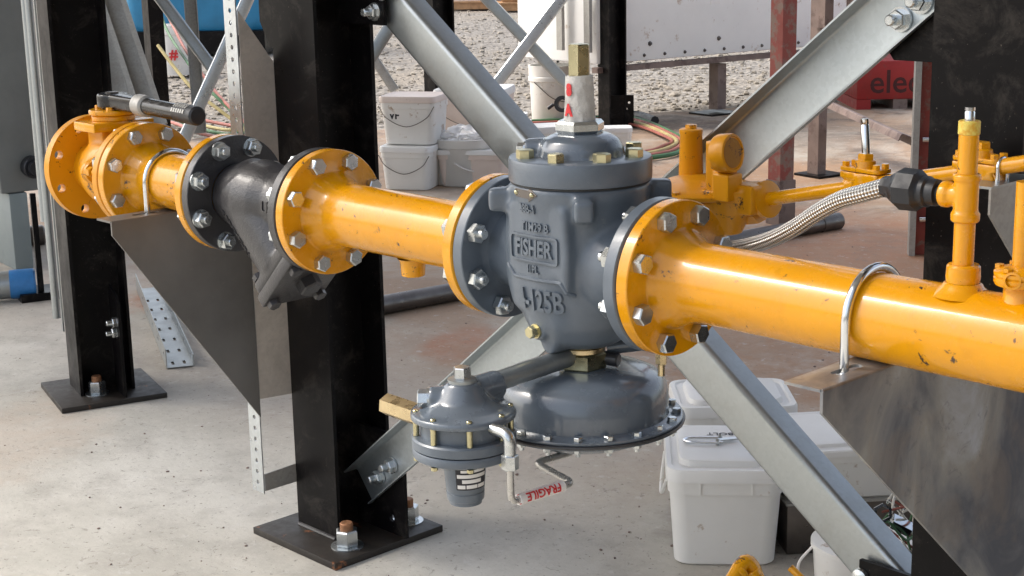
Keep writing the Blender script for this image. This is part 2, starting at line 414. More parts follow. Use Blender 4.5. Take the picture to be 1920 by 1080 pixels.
# ------------------------------------------------------------------ bolts (one mesh each, copied)
BC = .09525
def bolt_mesh(washer=False):
    "head towards +X at +.0235, nut and stud end at -.0235 (origin on the joint)"
    b = MB()
    b.hexa((.0235, 0, 0), (1, 0, 0), .0268, .0145)
    b.cyl((-.05, 0, 0), (.024, 0, 0), .0082, 12, bev=.0015)
    if washer: b.cyl((-.0262, 0, 0), (-.0235, 0, 0), .0185, 24)
    b.hexa((-.026 if washer else -.0235, 0, 0), (-1, 0, 0), .0285, .0155, both=True)
    me = b.mesh('bolt'); return me
BOLT, BOLTW = bolt_mesh(), bolt_mesh(True)
BOLT.materials.append(MT['zinc']); BOLTW.materials.append(MT['zinc'])
def ring_bolts(parent, xm, me=BOLT, flip=False, ks=range(8)):
    for k in ks:
        a = R(22.5 + 45 * k)
        M = Matrix.Translation((xm, BC * math.cos(a), PZ + BC * math.sin(a))) @ Matrix.Rotation(math.pi if flip else 0, 4, 'Z') @ Matrix.Rotation(random.uniform(0, 1), 4, 'X')
        inst(me, 'bolt', parent, M)
FL = [(.110, .0012), (.1128, .0022), (.1143, .0037), (.1143, .0215), (.1131, .0232), (.0755, .0235)]
def weld_neck(parent, xm, s, mat='yellow_paint'):
    MB().lathe([(.05, .0012)] + FL + [(.0738, .0243), (.0722, .0262), (.0705, .030), (.0675, .037), (.0642, .044), (.0612, .051), (.0590, .058), (.0578, .065), (.05735, .072), (.0573, .082)], (xm, 0, PZ), (s, 0, 0), 96, cap=False).part('flange', mat, parent)
def gasket(parent, xm):
    MB().lathe([(.05, -.0012), (.1105, -.0012), (.1105, .0012), (.05, .0012)], (xm, 0, PZ), X, 64, cap=False).part('gasket', 'gasket', parent)
XV, XS, XM, XL, XR = -1.36, -1.042, -.734, -.260, .085

# ------------------------------------------------------------------ short spool between ball valve and strainer
t = thing('pipe_spool', 'short yellow flanged pipe spool between the ball valve and the black strainer', 'pipe', (-1.2, 0, PZ))
MB().lathe([(.0572, 0), (.0572, XS - XV - .13)], (XV + .065, 0, PZ), X, 64, cap=False).part('pipe', 'yellow_paint', t)
weld_neck(t, XV, 1); weld_neck(t, XS, -1)
gasket(t, XV); gasket(t, XS)
ring_bolts(t, XV); ring_bolts(t, XS, BOLTW, True)

# ------------------------------------------------------------------ middle spool
t = thing('pipe_spool', 'yellow flanged pipe spool between the black strainer and the grey regulator', 'pipe', (-.5, 0, PZ))
MB().lathe([(.0572, 0), (.0572, XL - XM - .13)], (XM + .065, 0, PZ), X, 72, cap=False).part('pipe', 'yellow_paint', t)
weld_neck(t, XM, 1); weld_neck(t, XL, -1)
gasket(t, XM); gasket(t, XL)
ring_bolts(t, XM); ring_bolts(t, XL, BOLT, True)
MB().lathe([(.027, 0), (.0225, -.006), (.0205, -.03), (.0165, -.032), (.0165, -.02), (0, -.02)], (-.492, 0, PZ - .054), Zx, 32, cap=False).part('drain_nipple', 'yellow_paint', t)

# ------------------------------------------------------------------ long right-hand spool
t = thing('pipe_spool', 'long yellow pipe running out of the photo to the right of the grey regulator', 'pipe', (.9, 0, PZ))
MB().lathe([(.0572, 0), (.0572, 2.3)], (XR + .065, 0, PZ), X, 96, cap=False).part('pipe', 'yellow_paint', t)
weld_neck(t, XR, 1); gasket(t, XR); ring_bolts(t, XR)
MB().lathe([(.038, -.004), (.0315, .0015), (.026, .006), (.0235, .0105), (.021, .012)], (.562, 0, PZ + .052), Zx, 40, cap=False).part('weld_bead', 'yellow_paint', t)
MB().lathe([(.0185, .0), (.0205, .007), (.0212, .014), (.0208, .016), (.0205, .026), (.0185, .0285), (.014, .0287)], (.562, 0, PZ + .058), Zx, 40).part('weld_outlet', 'yellow_paint', t)

# ------------------------------------------------------------------ ball valve
t = thing('ball_valve', 'yellow flanged ball valve with a long black lever', 'valve', (-1.475, 0, PZ))
VC = -1.475
MB().lathe([(.05, -.0012)] + [(r, -h) for r, h in FL] + [(.075, -.024), (.05, -.024)], (XV, 0, PZ), X, 96, cap=False).part('flange', 'yellow_paint_old', t)
fl = plate(circ(0, 0, .1143, 96), [circ(BC * math.cos(R(22.5 + 45 * k)), BC * math.sin(R(22.5 + 45 * k)), .0096, 20) for k in range(8)] + [circ(0, 0, .051, 48)], .0215)
MB().add(fl, frame((-1.5885, 0, PZ), (0, 1, 0), (0, 0, 1))).part('flange', 'yellow_paint_old', t, label='far flange with eight open bolt holes')
b = MB()
b.lathe([(.056, 0), (.058, .02), (.064, .04), (.074, .062), (.080, .085), (.082, .105), (.080, .125), (.072, .15), (.062, .17), (.058, .2)], (-1.573, 0, PZ), X, 64)
b.box(-1.515, -1.45, -.045, .045, PZ + .03, PZ + .098)
b.box(-1.5, -1.43, -.03, .03, PZ - .088, PZ - .03)
MB().add(blend(b, .004, 8)).part('body', 'yellow_paint_old', t)
# bolted split joint: two wavy lobed plates round the body
def lobed(r0, r1, n=96, k=4, ph=.6): return [((r0 + (r1 - r0) * max(0, math.cos(k * (2 * math.pi * i / n) + ph)) ** 1.2) * math.cos(2 * math.pi * i / n), (r0 + (r1 - r0) * max(0, math.cos(k * (2 * math.pi * i / n) + ph)) ** 1.2) * math.sin(2 * math.pi * i / n)) for i in range(n)]
for x0 in (-1.452, -1.4405):
    MB().add(plate(lobed(.080, .103), [], .0105), frame((x0, 0, PZ), (0, 1, 0), (0, 0, 1))).bevel(.002).part('joint_ring', 'yellow_paint_old', t)
for k in range(4):
    a = (2 * math.pi * k - .6) / 4
    MB().hexa((-1.43, .0925 * math.cos(a), PZ + .0925 * math.sin(a)), X, .02, .013).cyl((-1.416, .0925 * math.cos(a), PZ + .0925 * math.sin(a)), (-1.41, .0925 * math.cos(a), PZ + .0925 * math.sin(a)), .006, 10).part('joint_bolt', 'yellow_paint_old', t)
MB().box(VC - .045, VC + .042, -.072, .072, PZ + .092, PZ + .111).bevel(.002).part('mounting_pad', 'yellow_paint', t)
MB().lathe([(.044, 0), (.046, .002), (.046, .010), (.043, .013), (.03, .0135)], (VC - .002, 0, PZ + .111), Zx, 40).part('stem_collar', 'yellow_paint', t)
MB().lathe([(.050, 0), (.051, .002), (.051, .008), (.049, .010), (.03, .0105)], (VC - .002, 0, PZ + .1245), Zx, 40).part('stem_plate', 'yellow_paint', t)
for a in (60, 200, 320):
    MB().hexa((VC + .04 * math.cos(R(a)), .04 * math.sin(R(a)), PZ + .1345), Zx, .014, .007).part('pad_bolt', 'yellow_paint', t)
lz = PZ + .150
LA = R(-3)                                   # lever swings a little towards the viewer
lx, ly = V((math.cos(LA), math.sin(LA), -.02)), V((-math.sin(LA), math.cos(LA), 0))
b = MB()
outl = [(.033 * math.cos(R(a)), .033 * math.sin(R(a))) for a in range(40, 321, 20)]
outl = [(x * 1.0 - .0, y) for x, y in outl] + [(.06, -.02), (.10, -.0165), (.15, -.0165), (.15, .0165), (.10, .0165), (.06, .02)]
hd = V((VC, 0, lz - .012))
b.prism([(x, y) for x, y in outl], hd, lx, ly, .030); b.bevel(.005, seg=3)
lev = b.part('lever', 'black_gloss', t)
MB().lathe([(.014, 0), (.014, .003), (0, .003)], hd + V((0, 0, .030)), Zx, 8).part('stem_end', 'dark_metal', lev)
def lp(s, dz=0): return hd + V((0, 0, .016 + dz)) + lx * s
MB().lathe([(.019, 0), (.0225, .004), (.0225, .038), (.018, .042)], lp(.115), lx, 32).part('lever_collar', 'galvanised_dull', lev)
MB().lathe([(.0175, 0), (.0175, .13), (.0155, .132)], lp(.155), lx, 32).part('lever_tube', 'black_gloss', lev)
b = MB().lathe([(.0165, 0), (.0190, .004), (.0192, .075), (.016, .0795), (0, .080)], lp(.283), lx, 32)
b.part('grip', 'black_plastic', lev)
for k in range(7):
    for a in (20, 50, 80, 110):
        ra = R(a + 180); dirr = (ly * math.cos(ra) * 1 + Zx * abs(math.sin(ra)))
        pass
for i in range(4):
    b = MB()
    for k in range(6):
        an = R(25 + 33 * i); dv = (-ly * math.cos(an) + Zx * math.sin(an)); c0 = lp(.290 + k * .0088) + dv * .0185
        b.obox(c0, lx * .0028, dv.cross(lx) * .004, dv * .0016)
    b.part('grip_rib', 'galvanised_dull', lev)

class Surf:
    def __init__(s, bvh): s.b = bvh
    def ray_cast(s, p, d):
        for k in range(9):
            h = s.b.ray_cast(p + V((random.uniform(-1, 1), random.uniform(-1, 1), random.uniform(-1, 1))) * .00025 * k, d)
            if h[0] is not None: return h
        return h
# raised casting letters: drop flat text onto a surface along a direction
def emboss(s, size, o, ux, uy, bvh, name, parent, mat, h=.0022, bold=.0006, xs=1):
    me = text(s, size, .002, bold); me.transform(Matrix.Diagonal((xs, 1, 1, 1))); M = frame(o, ux, uy); n = V(ux).cross(V(uy)).normalized()
    b = bmesh.new(); b.from_mesh(me); bmesh.ops.remove_doubles(b, verts=b.verts, dist=1e-6); ok = True
    for v in b.verts:
        p = M @ V((v.co.x, v.co.y, 0)); hit = bvh.ray_cast(p + n * .2, -n)
        q = hit[0] if hit[0] is not None else p
        v.co = q + n * (h if v.co.z > 0 else -.004)
    k = MB(); k.bm.free(); k.bm = b
    return k.part(name, mat, parent)
def bvh_of(o):
    me = o.data; M = (o.parent.matrix_basis if o.parent else Matrix())
    return Surf(BVHTree.FromPolygons([M @ v.co for v in me.vertices], [p.vertices[:] for p in me.polygons]))

# ------------------------------------------------------------------ y strainer
t = thing('strainer', 'black cast iron Y strainer with its leg angled down to a square cover', 'strainer', (-.89, 0, PZ))
for xm, s in ((XS, 1), (XM, -1)):
    MB().lathe([(.05, .0012)] + FL + [(.06, .0235)], (xm, 0, PZ), (s, 0, 0), 96, cap=False).part('flange', 'black_cast', t)
SC = V((-.945, 0, PZ)); LD = V((.70, 0, -.71)).normalized()
b = MB()
b.lathe([(.060, 0), (.064, .02), (.072, .05), (.076, .085), (.070, .125), (.058, .16), (.056, .24), (.062, .262)], (-1.02, 0, PZ), X, 56)
b.lathe([(.072, -.03), (.073, .05), (.071, .11), (.069, .155)], SC, LD, 56)
b.lathe([(0, -.08), (.04, -.067), (.061, -.038), (.073, 0), (.073, .03)], SC, LD, 40)
u = V((0, 1, 0)); w = LD.cross(u)
b.obox(SC + LD * .160, u * .066, w * .066, LD * .012)
body = MB().add(blend(b, .004, 7)).part('body', 'black_cast', t)
sb = bvh_of(body)
cv = MB().obox(SC + LD * .186, u * .070, w * .070, LD * .0135).bevel(.005).part('cover', 'black_cast', t)
for su in (-1, 1):
    for sw in (-1, 1):
        c = SC + u * su * .053 + w * sw * .053
        MB().hexa(c + LD * .147, -LD, .022, .012).cyl(c + LD * .14, c + LD * .206, .0085, 12).hexa(c + LD * .1995, LD, .022, .012).part('cover_bolt', 'black_cast', t)
MB().hexa(SC + LD * .1995, LD, .04, .022).part('drain_plug', 'black_cast', t)
emboss('USLL', .030, (-.825, -.2, PZ + .000), X, Zx, sb, 'raised_letters', t, 'black_cast')
emboss('FABCYCHLI', .021, SC + LD * .055 + V((-.028, -.2, -.02)), LD, w if w.z > 0 else -w, sb, 'raised_letters', t, 'black_cast')

# ------------------------------------------------------------------ pressure regulator
AX = -.089
t = thing('pressure_regulator', 'large grey cast pressure regulator with raised lettering and a bolted top cover', 'regulator', (AX, 0, PZ))
for xm, s in ((XL, 1), (XR, -1)):
    MB().lathe([(.05, .0012)] + FL + [(.07, .0235), (.06, .03)], (xm, 0, PZ), (s, 0, 0), 96, cap=False).part('flange', 'grey_paint', t)
b = MB()
b.lathe([(.02, .700), (.052, .703), (.072, .716), (.088, .742), (.097, .775), (.101, .82), (.1015, .865), (.1005, .90), (.1025, .925), (.1065, .94), (.1075, .958)], (AX, 0, 0), Zx, 72)
b.lathe([(.062, 0), (.064, .03), (.074, .075), (.080, .12), (.080, .2), (.074, .26), (.066, .30), (.062, .32)], (XL + .012, 0, PZ), X, 56)
def lug(a, z, r0=.06, r1=.138, wd=.0145, hh=.018):
    dv = V((math.cos(R(a)), math.sin(R(a)), 0)); sd = Zx.cross(dv)
    b.obox(V((AX, 0, z)) + dv * (r0 + r1) / 2, dv * (r1 - r0) / 2, sd * wd, Zx * hh)
b.lathe([(.0, .735), (.05, .740), (.078, .765), (.086, .80), (.088, .87), (.085, .925), (.05, .94), (0, .94)], (AX - .026, -.013, 0), Zx, 64)
b.prism([(-.060, .823), (.045, .823), (.062, .800), (.066, .86), (.060, .930), (-.060, .930)], (AX, -.060, 0), X, Zx, .0375)
lug(-44, .930, r1=.132); lug(47, .938); lug(227, .930, r1=.140); lug(136, .938)
b.cyl((AX - .012, -.03, .735), (AX - .012, -.088, .735), .017, 20)
b.cyl((AX - .004, -.02, .712), (AX - .004, -.072, .712), .017, 20)
body = MB().add(blend(b, .0035, 22)).part('body', 'grey_paint', t)
rb = bvh_of(body)
tx = V((1, 0, 0)); ty = V((0, 0, 1))
def E(s, size, x, z, bold=.0003, h=.0030, xs=.8): emboss(s, size, (AX + x - .004, -.25, z), tx, ty, rb, 'raised_letters', t, 'grey_paint', h, bold, xs)
E('38B-1', .0185, -.006, .925); E('T1M29 B', .0185, .006, .898); E('FISHER', .034, .003, .8655, .0010, .0036, .72); E('41PL', .0165, .001, .834)
E('4-125B', .046, .010, .785, .0010, .0044, .64)
fr = plate([(x, y) for x, y in rrect(.100, .042, .006)], [[(x, y) for x, y in rrect(.093, .035, .005)]], .002)
bb = bmesh.new(); bb.from_mesh(fr); bmesh.ops.subdivide_edges(bb, edges=[e for e in bb.edges if e.calc_length() > .02], cuts=10)
M = frame((AX - .002, -.25, .8655), tx, ty)
for v in bb.verts:
    top = v.co.z > .001; hit = rb.ray_cast(M @ V((v.co.x, v.co.y, 0)) - Y * .1, Y); v.co = hit[0] - Y * (.0030 if top else -.004)
k = MB(); k.bm.free(); k.bm = bb; k.part('raised_frame', 'grey_paint', t)
# raised step line above the size marking
pts = []
for i in range(30):
    x = -.062 + .125 * i / 29; zz = .820 - .030 * max(0, (x - .050) / .02) if x > .050 else .820 + max(0, (-.045 - x)) * .9
    hit = rb.ray_cast(V((AX + x, -.3, zz - .001)), Y)
    if hit[0]: pts.append(hit[0] - Y * .0005)
MB().tube(pts, .0030, 8).part('raised_rib', 'grey_paint', t)
# flow arrow plate with two rivets
arrow = [(-.026, -.006), (.008, -.006), (.008, -.011), (.026, 0), (.008, .011), (.008, .006), (-.026, .006)]
am = plate(arrow, [], .0012); bb = bmesh.new(); bb.from_mesh(am); M = frame((AX - .012, -.25, .9475), tx, ty)
bmesh.ops.triangulate(bb, faces=bb.faces); bmesh.ops.subdivide_edges(bb, edges=bb.edges, cuts=2)
for v in bb.verts:
    top = v.co.z > .0006; hit = rb.ray_cast(M @ V((v.co.x, v.co.y, 0)) - Y * .1, Y); v.co = hit[0] - Y * (.0014 if top else .0002)
k = MB(); k.bm.free(); k.bm = bb; ar = k.part('flow_arrow', 'dark_metal', t)
for dx in (-.022, .016):
    hit = rb.ray_cast(V((AX - .012 + dx, -.3, .9475)), Y)[0]
    MB().lathe([(.0042, 0), (.0038, .0015), (.002, .003), (0, .0034)], hit - Y * .001, -Y, 14).part('rivet', 'brass_pale', ar)
# top cover
MB().lathe([(.06, .9585), (.104, .9585), (.1085, .9600), (.1090, .965), (.1090, .9905), (.1075, .994), (.103, .9958), (.06, .9962)], (AX, 0, 0), Zx, 96).part('top_cover', 'grey_paint', t)
MB().lathe([(.104, .9560), (.1062, .9566), (.1062, .9589), (.104, .9592)], (AX, 0, 0), Zx, 72).part('cover_gasket', 'gasket', t)
b = MB()
b.lathe([(.070, .990), (.0655, .998), (.0635, 1.008), (.056, 1.021), (.042, 1.0285), (.03, 1.030), (.0, 1.030)], (AX + .003, 0, 0), Zx, 64)
b.cyl((AX - .03, -.02, 1.006), (AX - .068, -.048, 1.004), .0155, 24)
MB().add(blend(b, .003, 6)).part('bonnet', 'grey_smooth', t)
dv = V((-.036, -.026, 0)).normalized(); p0 = V((AX - .0675, -.0477, 1.004))
MB().hexa(p0, dv, .0155, .014).cyl(p0 - dv * .002, p0 + dv * .003, .0115, 16).part('bonnet_plug', 'zinc', t)
MB().hexa((AX, 0, 1.0295), Zx, .066, .0185, both=True).part('lock_nut', 'zinc', t)
b = MB(); nseg = 40
rings = []
for i in range(14):
    z = 1.046 + .068 * i / 13
    rings.append([V((AX, 0, 0)) + V(((.0238 - .0033 * i / 13 + .0018 * noise.noise((math.cos(a * 2) * 2, math.sin(a * 2) * 2, z * 60))) * math.cos(a * 1.), (.0238 - .0033 * i / 13 + .0018 * noise.noise((math.cos(a) * 2, math.sin(a) * 2, z * 60))) * math.sin(a), z + (.004 * noise.noise((math.cos(a) * 3, math.sin(a) * 3, 0)) if i == 13 else 0))) for a in [2 * math.pi * k / nseg for k in range(nseg)]])
b.loft(rings)
tape = b.part('tape_wrap', 'tape_wrap', t)
def wrap_text(s, size, c, axis, up0, r, name, parent, mat, t=.0006, roll=0, bold=0, flipx=1):
    "text laid round a cylinder: reads along the axis, centred on direction up0"
    me = text(s, size, .0004, bold); ax = V(axis).normalized(); up = V(up0); up = (up - ax * up.dot(ax)).normalized(); sd = up.cross(ax)
    b = bmesh.new(); b.from_mesh(me); bmesh.ops.triangulate(b, faces=b.faces); bmesh.ops.subdivide_edges(b, edges=[e for e in b.edges if e.calc_length() > r * .5], cuts=2)
    for v in b.verts:
        th = v.co.y / r * flipx; q = r + t * (1 if v.co.z > 0 else .2)
        v.co = V(c) + ax * v.co.x * flipx + up * q * math.cos(th) + sd * q * math.sin(th)
    k = MB(); k.bm.free(); k.bm = b; return k.part(name, mat, parent)
camr = V((math.cos(_ya), math.sin(_ya), 0)); camf = V((-math.sin(_ya), math.cos(_ya), 0))
vd = (-camf - camr * 1.0).normalized()
for zc, s in ((1.094, '8'), (1.064, 'A')):
    me = text(s, .023, .0004, .0016); b = bmesh.new(); b.from_mesh(me); bmesh.ops.triangulate(b, faces=b.faces); bmesh.ops.subdivide_edges(b, edges=b.edges, cuts=1)
    rr0 = .0255 - .0033 * (zc - 1.046) / .068; tg = Zx.cross(vd)
    for v in b.verts:
        th = v.co.x * .8 / rr0; q = rr0 + (.0008 if v.co.z > 0 else .0001); v.co = V((AX, 0, zc + v.co.y)) + vd * q * math.cos(th) + tg * q * math.sin(th)
    k = MB(); k.bm.free(); k.bm = b; k.part('tape_marking', 'red_ink', tape)
MB().hexa((AX, 0, 1.10), Zx, .030, .061, rot=.15).part('hex_rod', 'brass_pale', t)
for k in range(8):
    a = R(20 + 45 * k); c = V((AX + .088 * math.cos(a), .088 * math.sin(a), .9955))
    MB().hexa(c, Zx, .0232, .0135, rot=random.random()).part('cover_bolt', 'zinc_yellow', t)
p0 = V((AX - .012, -.089, .735))
MB().hexa(p0, -Y, .0165, .0145, rot=.2).cyl(p0 + Y * .01, p0 - Y * .001, .0115, 16).part('body_plug', 'zinc_yellow', t)
# brass connector below the body
MB().lathe([(.033, .694), (.033, .7)] + [(.0325 + (.002 if i % 2 else 0), .700 - .0015 * i) for i in range(6)] + [(.030, .688), (.030, .66)], (AX, 0, 0), Zx, 40).part('threaded_collar', 'brass_pale', t)
MB().hexa((AX, 0, .661), Zx, .068, .030, rot=.45, both=True).part('hex_block', 'brass_pale', t)
MB().lathe([(.036, .6905), (.036, .697), (.03, .699)], (AX, 0, 0), Zx, 40).part('lock_ring', 'brass', t)
MB().cyl((AX + .02, .02, .678), (AX + .05, .03, .676), .011, 20, bev=.002).part('side_plug', 'black_cast', t)
MB().cyl((AX + .02, .035, .690), (AX + .09, .10, .702), .012, 16).part('side_pipe', 'grey_smooth', t)
# diaphragm case
MB().lathe([(.02, .6635), (.06, .6625), (.102, .6585), (.121, .6510), (.1315, .637), (.1345, .615), (.1350, .600), (.1355, .5925), (.141, .590), (.156, .5893), (.1572, .588), (.1572, .5855), (.1565, .5845), (.1, .5845)], (AX, 0, 0), Zx, 96).part('diaphragm_case', 'grey_smooth', t)
MB().lathe([(.1, .5842), (.1598, .5842), (.1605, .582), (.1598, .5798), (.1, .5798)], (AX, 0, 0), Zx, 96).part('diaphragm', 'black_cast', t)
MB().lathe([(.1, .5795), (.1570, .5795), (.1572, .5775), (.153, .5765), (.138, .574), (.122, .563), (.10, .553), (.05, .549), (0, .549)], (AX, 0, 0), Zx, 96).part('lower_case', 'grey_smooth', t)
CB = MB().hexa((0, 0, 0), Zx, .0125, .0065).hexa((0, 0, -.0125), -Zx, .0125, .0065).cyl((0, 0, -.024), (0, 0, .002), .0038, 8).mesh('case_bolt'); CB.materials.append(MT['zinc'])
for k in range(20):
    a = R(18 * k + 5); inst(CB, 'case_bolt', t, Matrix.Translation((AX + .1465 * math.cos(a), .1465 * math.sin(a), .5896)) @ Matrix.Rotation(k * .7, 4, 'Z'))
c = at(1240, 668, y=.02)
MB().hexa(c + V((0, 0, -.012)), Zx, .016, .024, both=True).cyl(c + V((0, 0, -.03)), c + V((0, 0, .02)), .0055, 12).part('brass_fitting', 'brass', t)

# ------------------------------------------------------------------ pilot regulator on its pipe nipple
PX, PY = AX, -.250
PC = V((PX, PY, 0))
t = thing('pilot_regulator', 'small grey pilot regulator with a round bolted case on a pipe nipple', 'regulator', (PX, PY, .51))
b = MB()
b.lathe([(.0765, .640), (.0775, .6415), (.0775, .6495), (.0755, .6515), (.058, .6555), (.040, .667), (.030, .682), (.024, .692), (.021, .694), (.0, .694)], PC, Zx, 64)
b.lathe([(.0, -.02), (.019, -.012), (.022, .0), (.022, .052), (.019, .056)], PC + V((0, .015, .674)), Y, 32)
dl = V((-.72, -.69, 0)).normalized()
b.lathe([(.0, -.02), (.016, -.012), (.0185, .0), (.0185, .034), (.016, .037)], PC + dl * .012 + V((0, 0, .6685)), dl, 32)
cap = MB().add(blend(b, .0027, 5)).part('upper_case', 'grey_smooth', t)
q = PC + dl * .047 + V((0, 0, .6685))
MB().cyl(q, q + dl * .004, .0165, 24).hexa(q + dl * .003, dl, .023, .016, rot=.3).part('vent_plug', 'zinc', t)
MB().lathe([(.021, .6935), (.0215, .698), (.018, .699)], PC, Zx, 32).part('plug_seat', 'galvanised', t)
MB().hexa(PC + V((0, 0, .698)), Zx, .023, .0175, rot=.5, both=True).part('cap_bolt', 'zinc', t)
MB().lathe([(.063, .600), (.0635, .612), (.0635, .6405)], PC, Zx, 64).part('middle_case', 'grey_paint', t)
MB().lathe([(.074, .5995), (.0765, .601), (.0768, .606), (.0768, .6135), (.0745, .616), (.06, .6165)], PC, Zx, 64).part('lower_flange', 'grey_paint', t)
MB().lathe([(.05, .583), (.070, .583), (.0755, .586), (.0762, .590), (.0762, .5965), (.0750, .5985), (.05, .599)], PC, Zx, 64).part('spring_flange', 'grey_paint', t)
for k in range(8):
    a = R(45 * k + 10); c = PC + V((.0695 * math.cos(a), .0695 * math.sin(a), 0))
    MB().cyl(c + V((0, 0, .6165)), c + V((0, 0, .641)), .0045, 12).part('stud', 'zinc_yellow', t)
    MB().cyl(c + V((0, 0, .6515)), c + V((0, 0, .6555)), .0042, 10, bev=.001).hexa(c + V((0, 0, .583)), -Zx, .009, .005).part('case_screw', 'zinc_yellow', t)
MB().lathe([(.033, .585), (.0325, .578), (.030, .55), (.0285, .532), (.0275, .530), (.0275, .528), (.0285, .5275), (.0275, .516), (.0245, .5145), (.024, .509), (.0, .5085)], PC, Zx, 56).part('spring_case', 'grey_paint', t)
# name plate: black strip with pale fields, wrapped on the spring case
def wrapquad(u0, u1, z0, z1, r, name, mat, parent, n=14):
    b = MB(); tg = Zx.cross(vp)
    for k in range(n):
        pass
    rings = []
    for i in range(n + 1):
        th = u0 + (u1 - u0) * i / n; dvv = vp * math.cos(th) + tg * math.sin(th)
        rr1 = r(z1); rr0_ = r(z0)
        rings.append([PC + dvv * (rr0_ - .002) + V((0, 0, z0)), PC + dvv * rr0_ + V((0, 0, z0)), PC + dvv * rr1 + V((0, 0, z1)), PC + dvv * (rr1 - .002) + V((0, 0, z1))])
    b.loft(rings); return b.part(name, mat, parent)
vp = (-camf + camr * .35).normalized()
rc = lambda z: .0285 + (z - .532) * (.0325 - .0285) / (.578 - .532) + .0010
npl = wrapquad(-.75, .85, .537, .571, rc, 'name_plate', 'ink', t)
rc2 = lambda z: rc(z) + .0005
for z0, z1, segs in ((.5645, .5685, [(-.5, .0), (.05, .7)]), (.556, .5615, [(-.68, .78)]), (.548, .5535, [(-.45, .5)]), (.5395, .545, [(-.68, -.3), (-.25, .3), (.35, .78)])):
    for a0, a1 in segs: wrapquad(a0, a1, z0, z1, rc2, 'plate_field', 'white_label', npl)
# pipe nipple to the hex block and brass hexagon bushing on the left
MB().cyl(PC + V((0, .07, .6785)), V((AX, -.028, .684)), .0152, 28).part('pipe_nipple', 'galvanised', t)
h0 = PC - X * .060 + V((0, .0, .6285)); hd2 = V((-.86, .0, .0))
a0 = at(768, 772, y=-.22); a1 = at(724, 757, y=-.22)
hx = (a1 - a0).normalized()
MB().hexa(a0 - hx * .03, hx, .031, (a1 - a0).length + .03, rot=.1, both=True).part('brass_bushing', 'brass', t)

# ------------------------------------------------------------------ bent sensing tube with a red and white sticker
e0 = at(935, 808, y=-.262)
t = thing('sensing_tube', 'thin bent steel tube with a red FRAGILE sticker under the pilot regulator', 'tube', (e0.x, e0.y, .52))
ec = e0 + X * .022
b = MB()
b.tube(fillet([e0 - X * .012, ec, ec - Zx * .034], .014), .0088, 18)
b.part('elbow', 'zinc', t)
MB().hexa(ec - Zx * .030, -Zx, .0215, .022, rot=.2, both=True).part('elbow_nut', 'zinc', t)
q1 = V((ec.x, ec.y, at(968, 945, y=ec.y).z))
q2 = at(1074, 905, x=ec.x + .005); q3 = at(1004, 868, y=q2.y); q4 = at(1072, 848, x=q3.x)
tp = fillet([ec - Zx * .045, q1, q2, q3, q4, q4 + V((0, .012, .012))], .013)
MB().tube(tp, .0054, 14).part('tube', 'stainless', t)
MB().hexa(q4 + V((0, .0, .0)), V((0, .3, 1)), .017, .016, both=True).part('tube_nut', 'zinc', t)
ax = (q2 - q1).normalized(); L = (q2 - q1).length; s0 = q1 + ax * L * .12; s1 = q1 + ax * L * .83
st = MB().cyl(s0, s1, .0084, 20).part('sticker', 'white_label', t)
up = (CAMP - (s0 + s1) / 2).normalized()
wrap_text('FRAGILE', .0178, (s0 + s1) / 2, -ax, up, .0087, 'sticker_text', st, 'red_ink', bold=.0004)
for th in (-.95, .95):
    sd = up.cross(ax).normalized(); dvv = up * math.cos(th) + sd * math.sin(th)
    MB().tube([s0 + dvv * .0082, s1 + dvv * .0082], .0008, 6).part('sticker_stripe', 'red_ink', st)

# ------------------------------------------------------------------ U-bolts
def ubolt(label, x, zf, r=.0645, rad=.0062, cz=PZ, cy=0, leg=.03, dirx=X):
    t = thing('u_bolt', label, 'u-bolt', (x, cy, zf), group='U-bolts over pipes')
    base = V((x, cy, 0)); sd = Zx.cross(dirx) if dirx != X else Y
    pts = [base - sd * r + V((0, 0, zf - leg))] + [base - sd * r * math.cos(math.pi * i / 20) + V((0, 0, cz + r * math.sin(math.pi * i / 20))) for i in range(21)] + [base + sd * r + V((0, 0, zf - leg))]
    MB().tube(pts, rad, 16).part('rod', 'chrome', t)
    for s in (-1, 1):
        p = base + sd * r * s + V((0, 0, zf - .005)); MB().hexa(p, -Zx, rad * 3.1, rad * 1.7, both=True).part('nut', 'zinc', t)
    return t
ubolt('bright zinc U-bolt over the short yellow spool beside the ball valve', -1.258, PZ - .057, .0625)
ubolt('bright zinc U-bolt clamping the long yellow pipe to its steel bracket', .437, PZ - .057)

# ------------------------------------------------------------------ support brackets
def bracket(label, x1, y_tip, poly, mat, lip=.054):
    t = thing('pipe_bracket', label, 'bracket', (x1, .1, .5), group='cantilever pipe brackets')
    ft = plate([(0, 0), (lip, 0), (lip, .36), (.0, .36)], [slot(lip * .5, .095, .05, .014)] if 0 else [[(lip * .5 + a, .095 + b_) for b_, a in slot(0, 0, .06, .015)]], .004)
    MB().add(ft, frame((x1 - lip, y_tip, PZ - .0616), X, Y)).part('top_flange', mat, t)
    MB().prism(poly, (x1, 0, 0), Y, Zx, .0045).part('web', mat, t)
    MB().tube([V((x1 + .0012, y_tip + .001, PZ - .0605)), V((x1 + .0012, y_tip + .36, PZ - .0605))], .0032, 10).part('bend', mat, t)
    return t
zt = PZ - .0605
bracket('dark steel pipe bracket tapering down to the perforated strip, under the short yellow spool', -1.231, -.163, [(-.163, zt), (-.163, .747), (.162, .291), (.162, zt)], 'dark_sheet')
bracket('large mottled steel pipe bracket under the long yellow pipe', .468, -.160, [(-.160, zt), (-.160, .745), (.215, .411), (.46, .19), (.46, zt)], 'mill_plate')

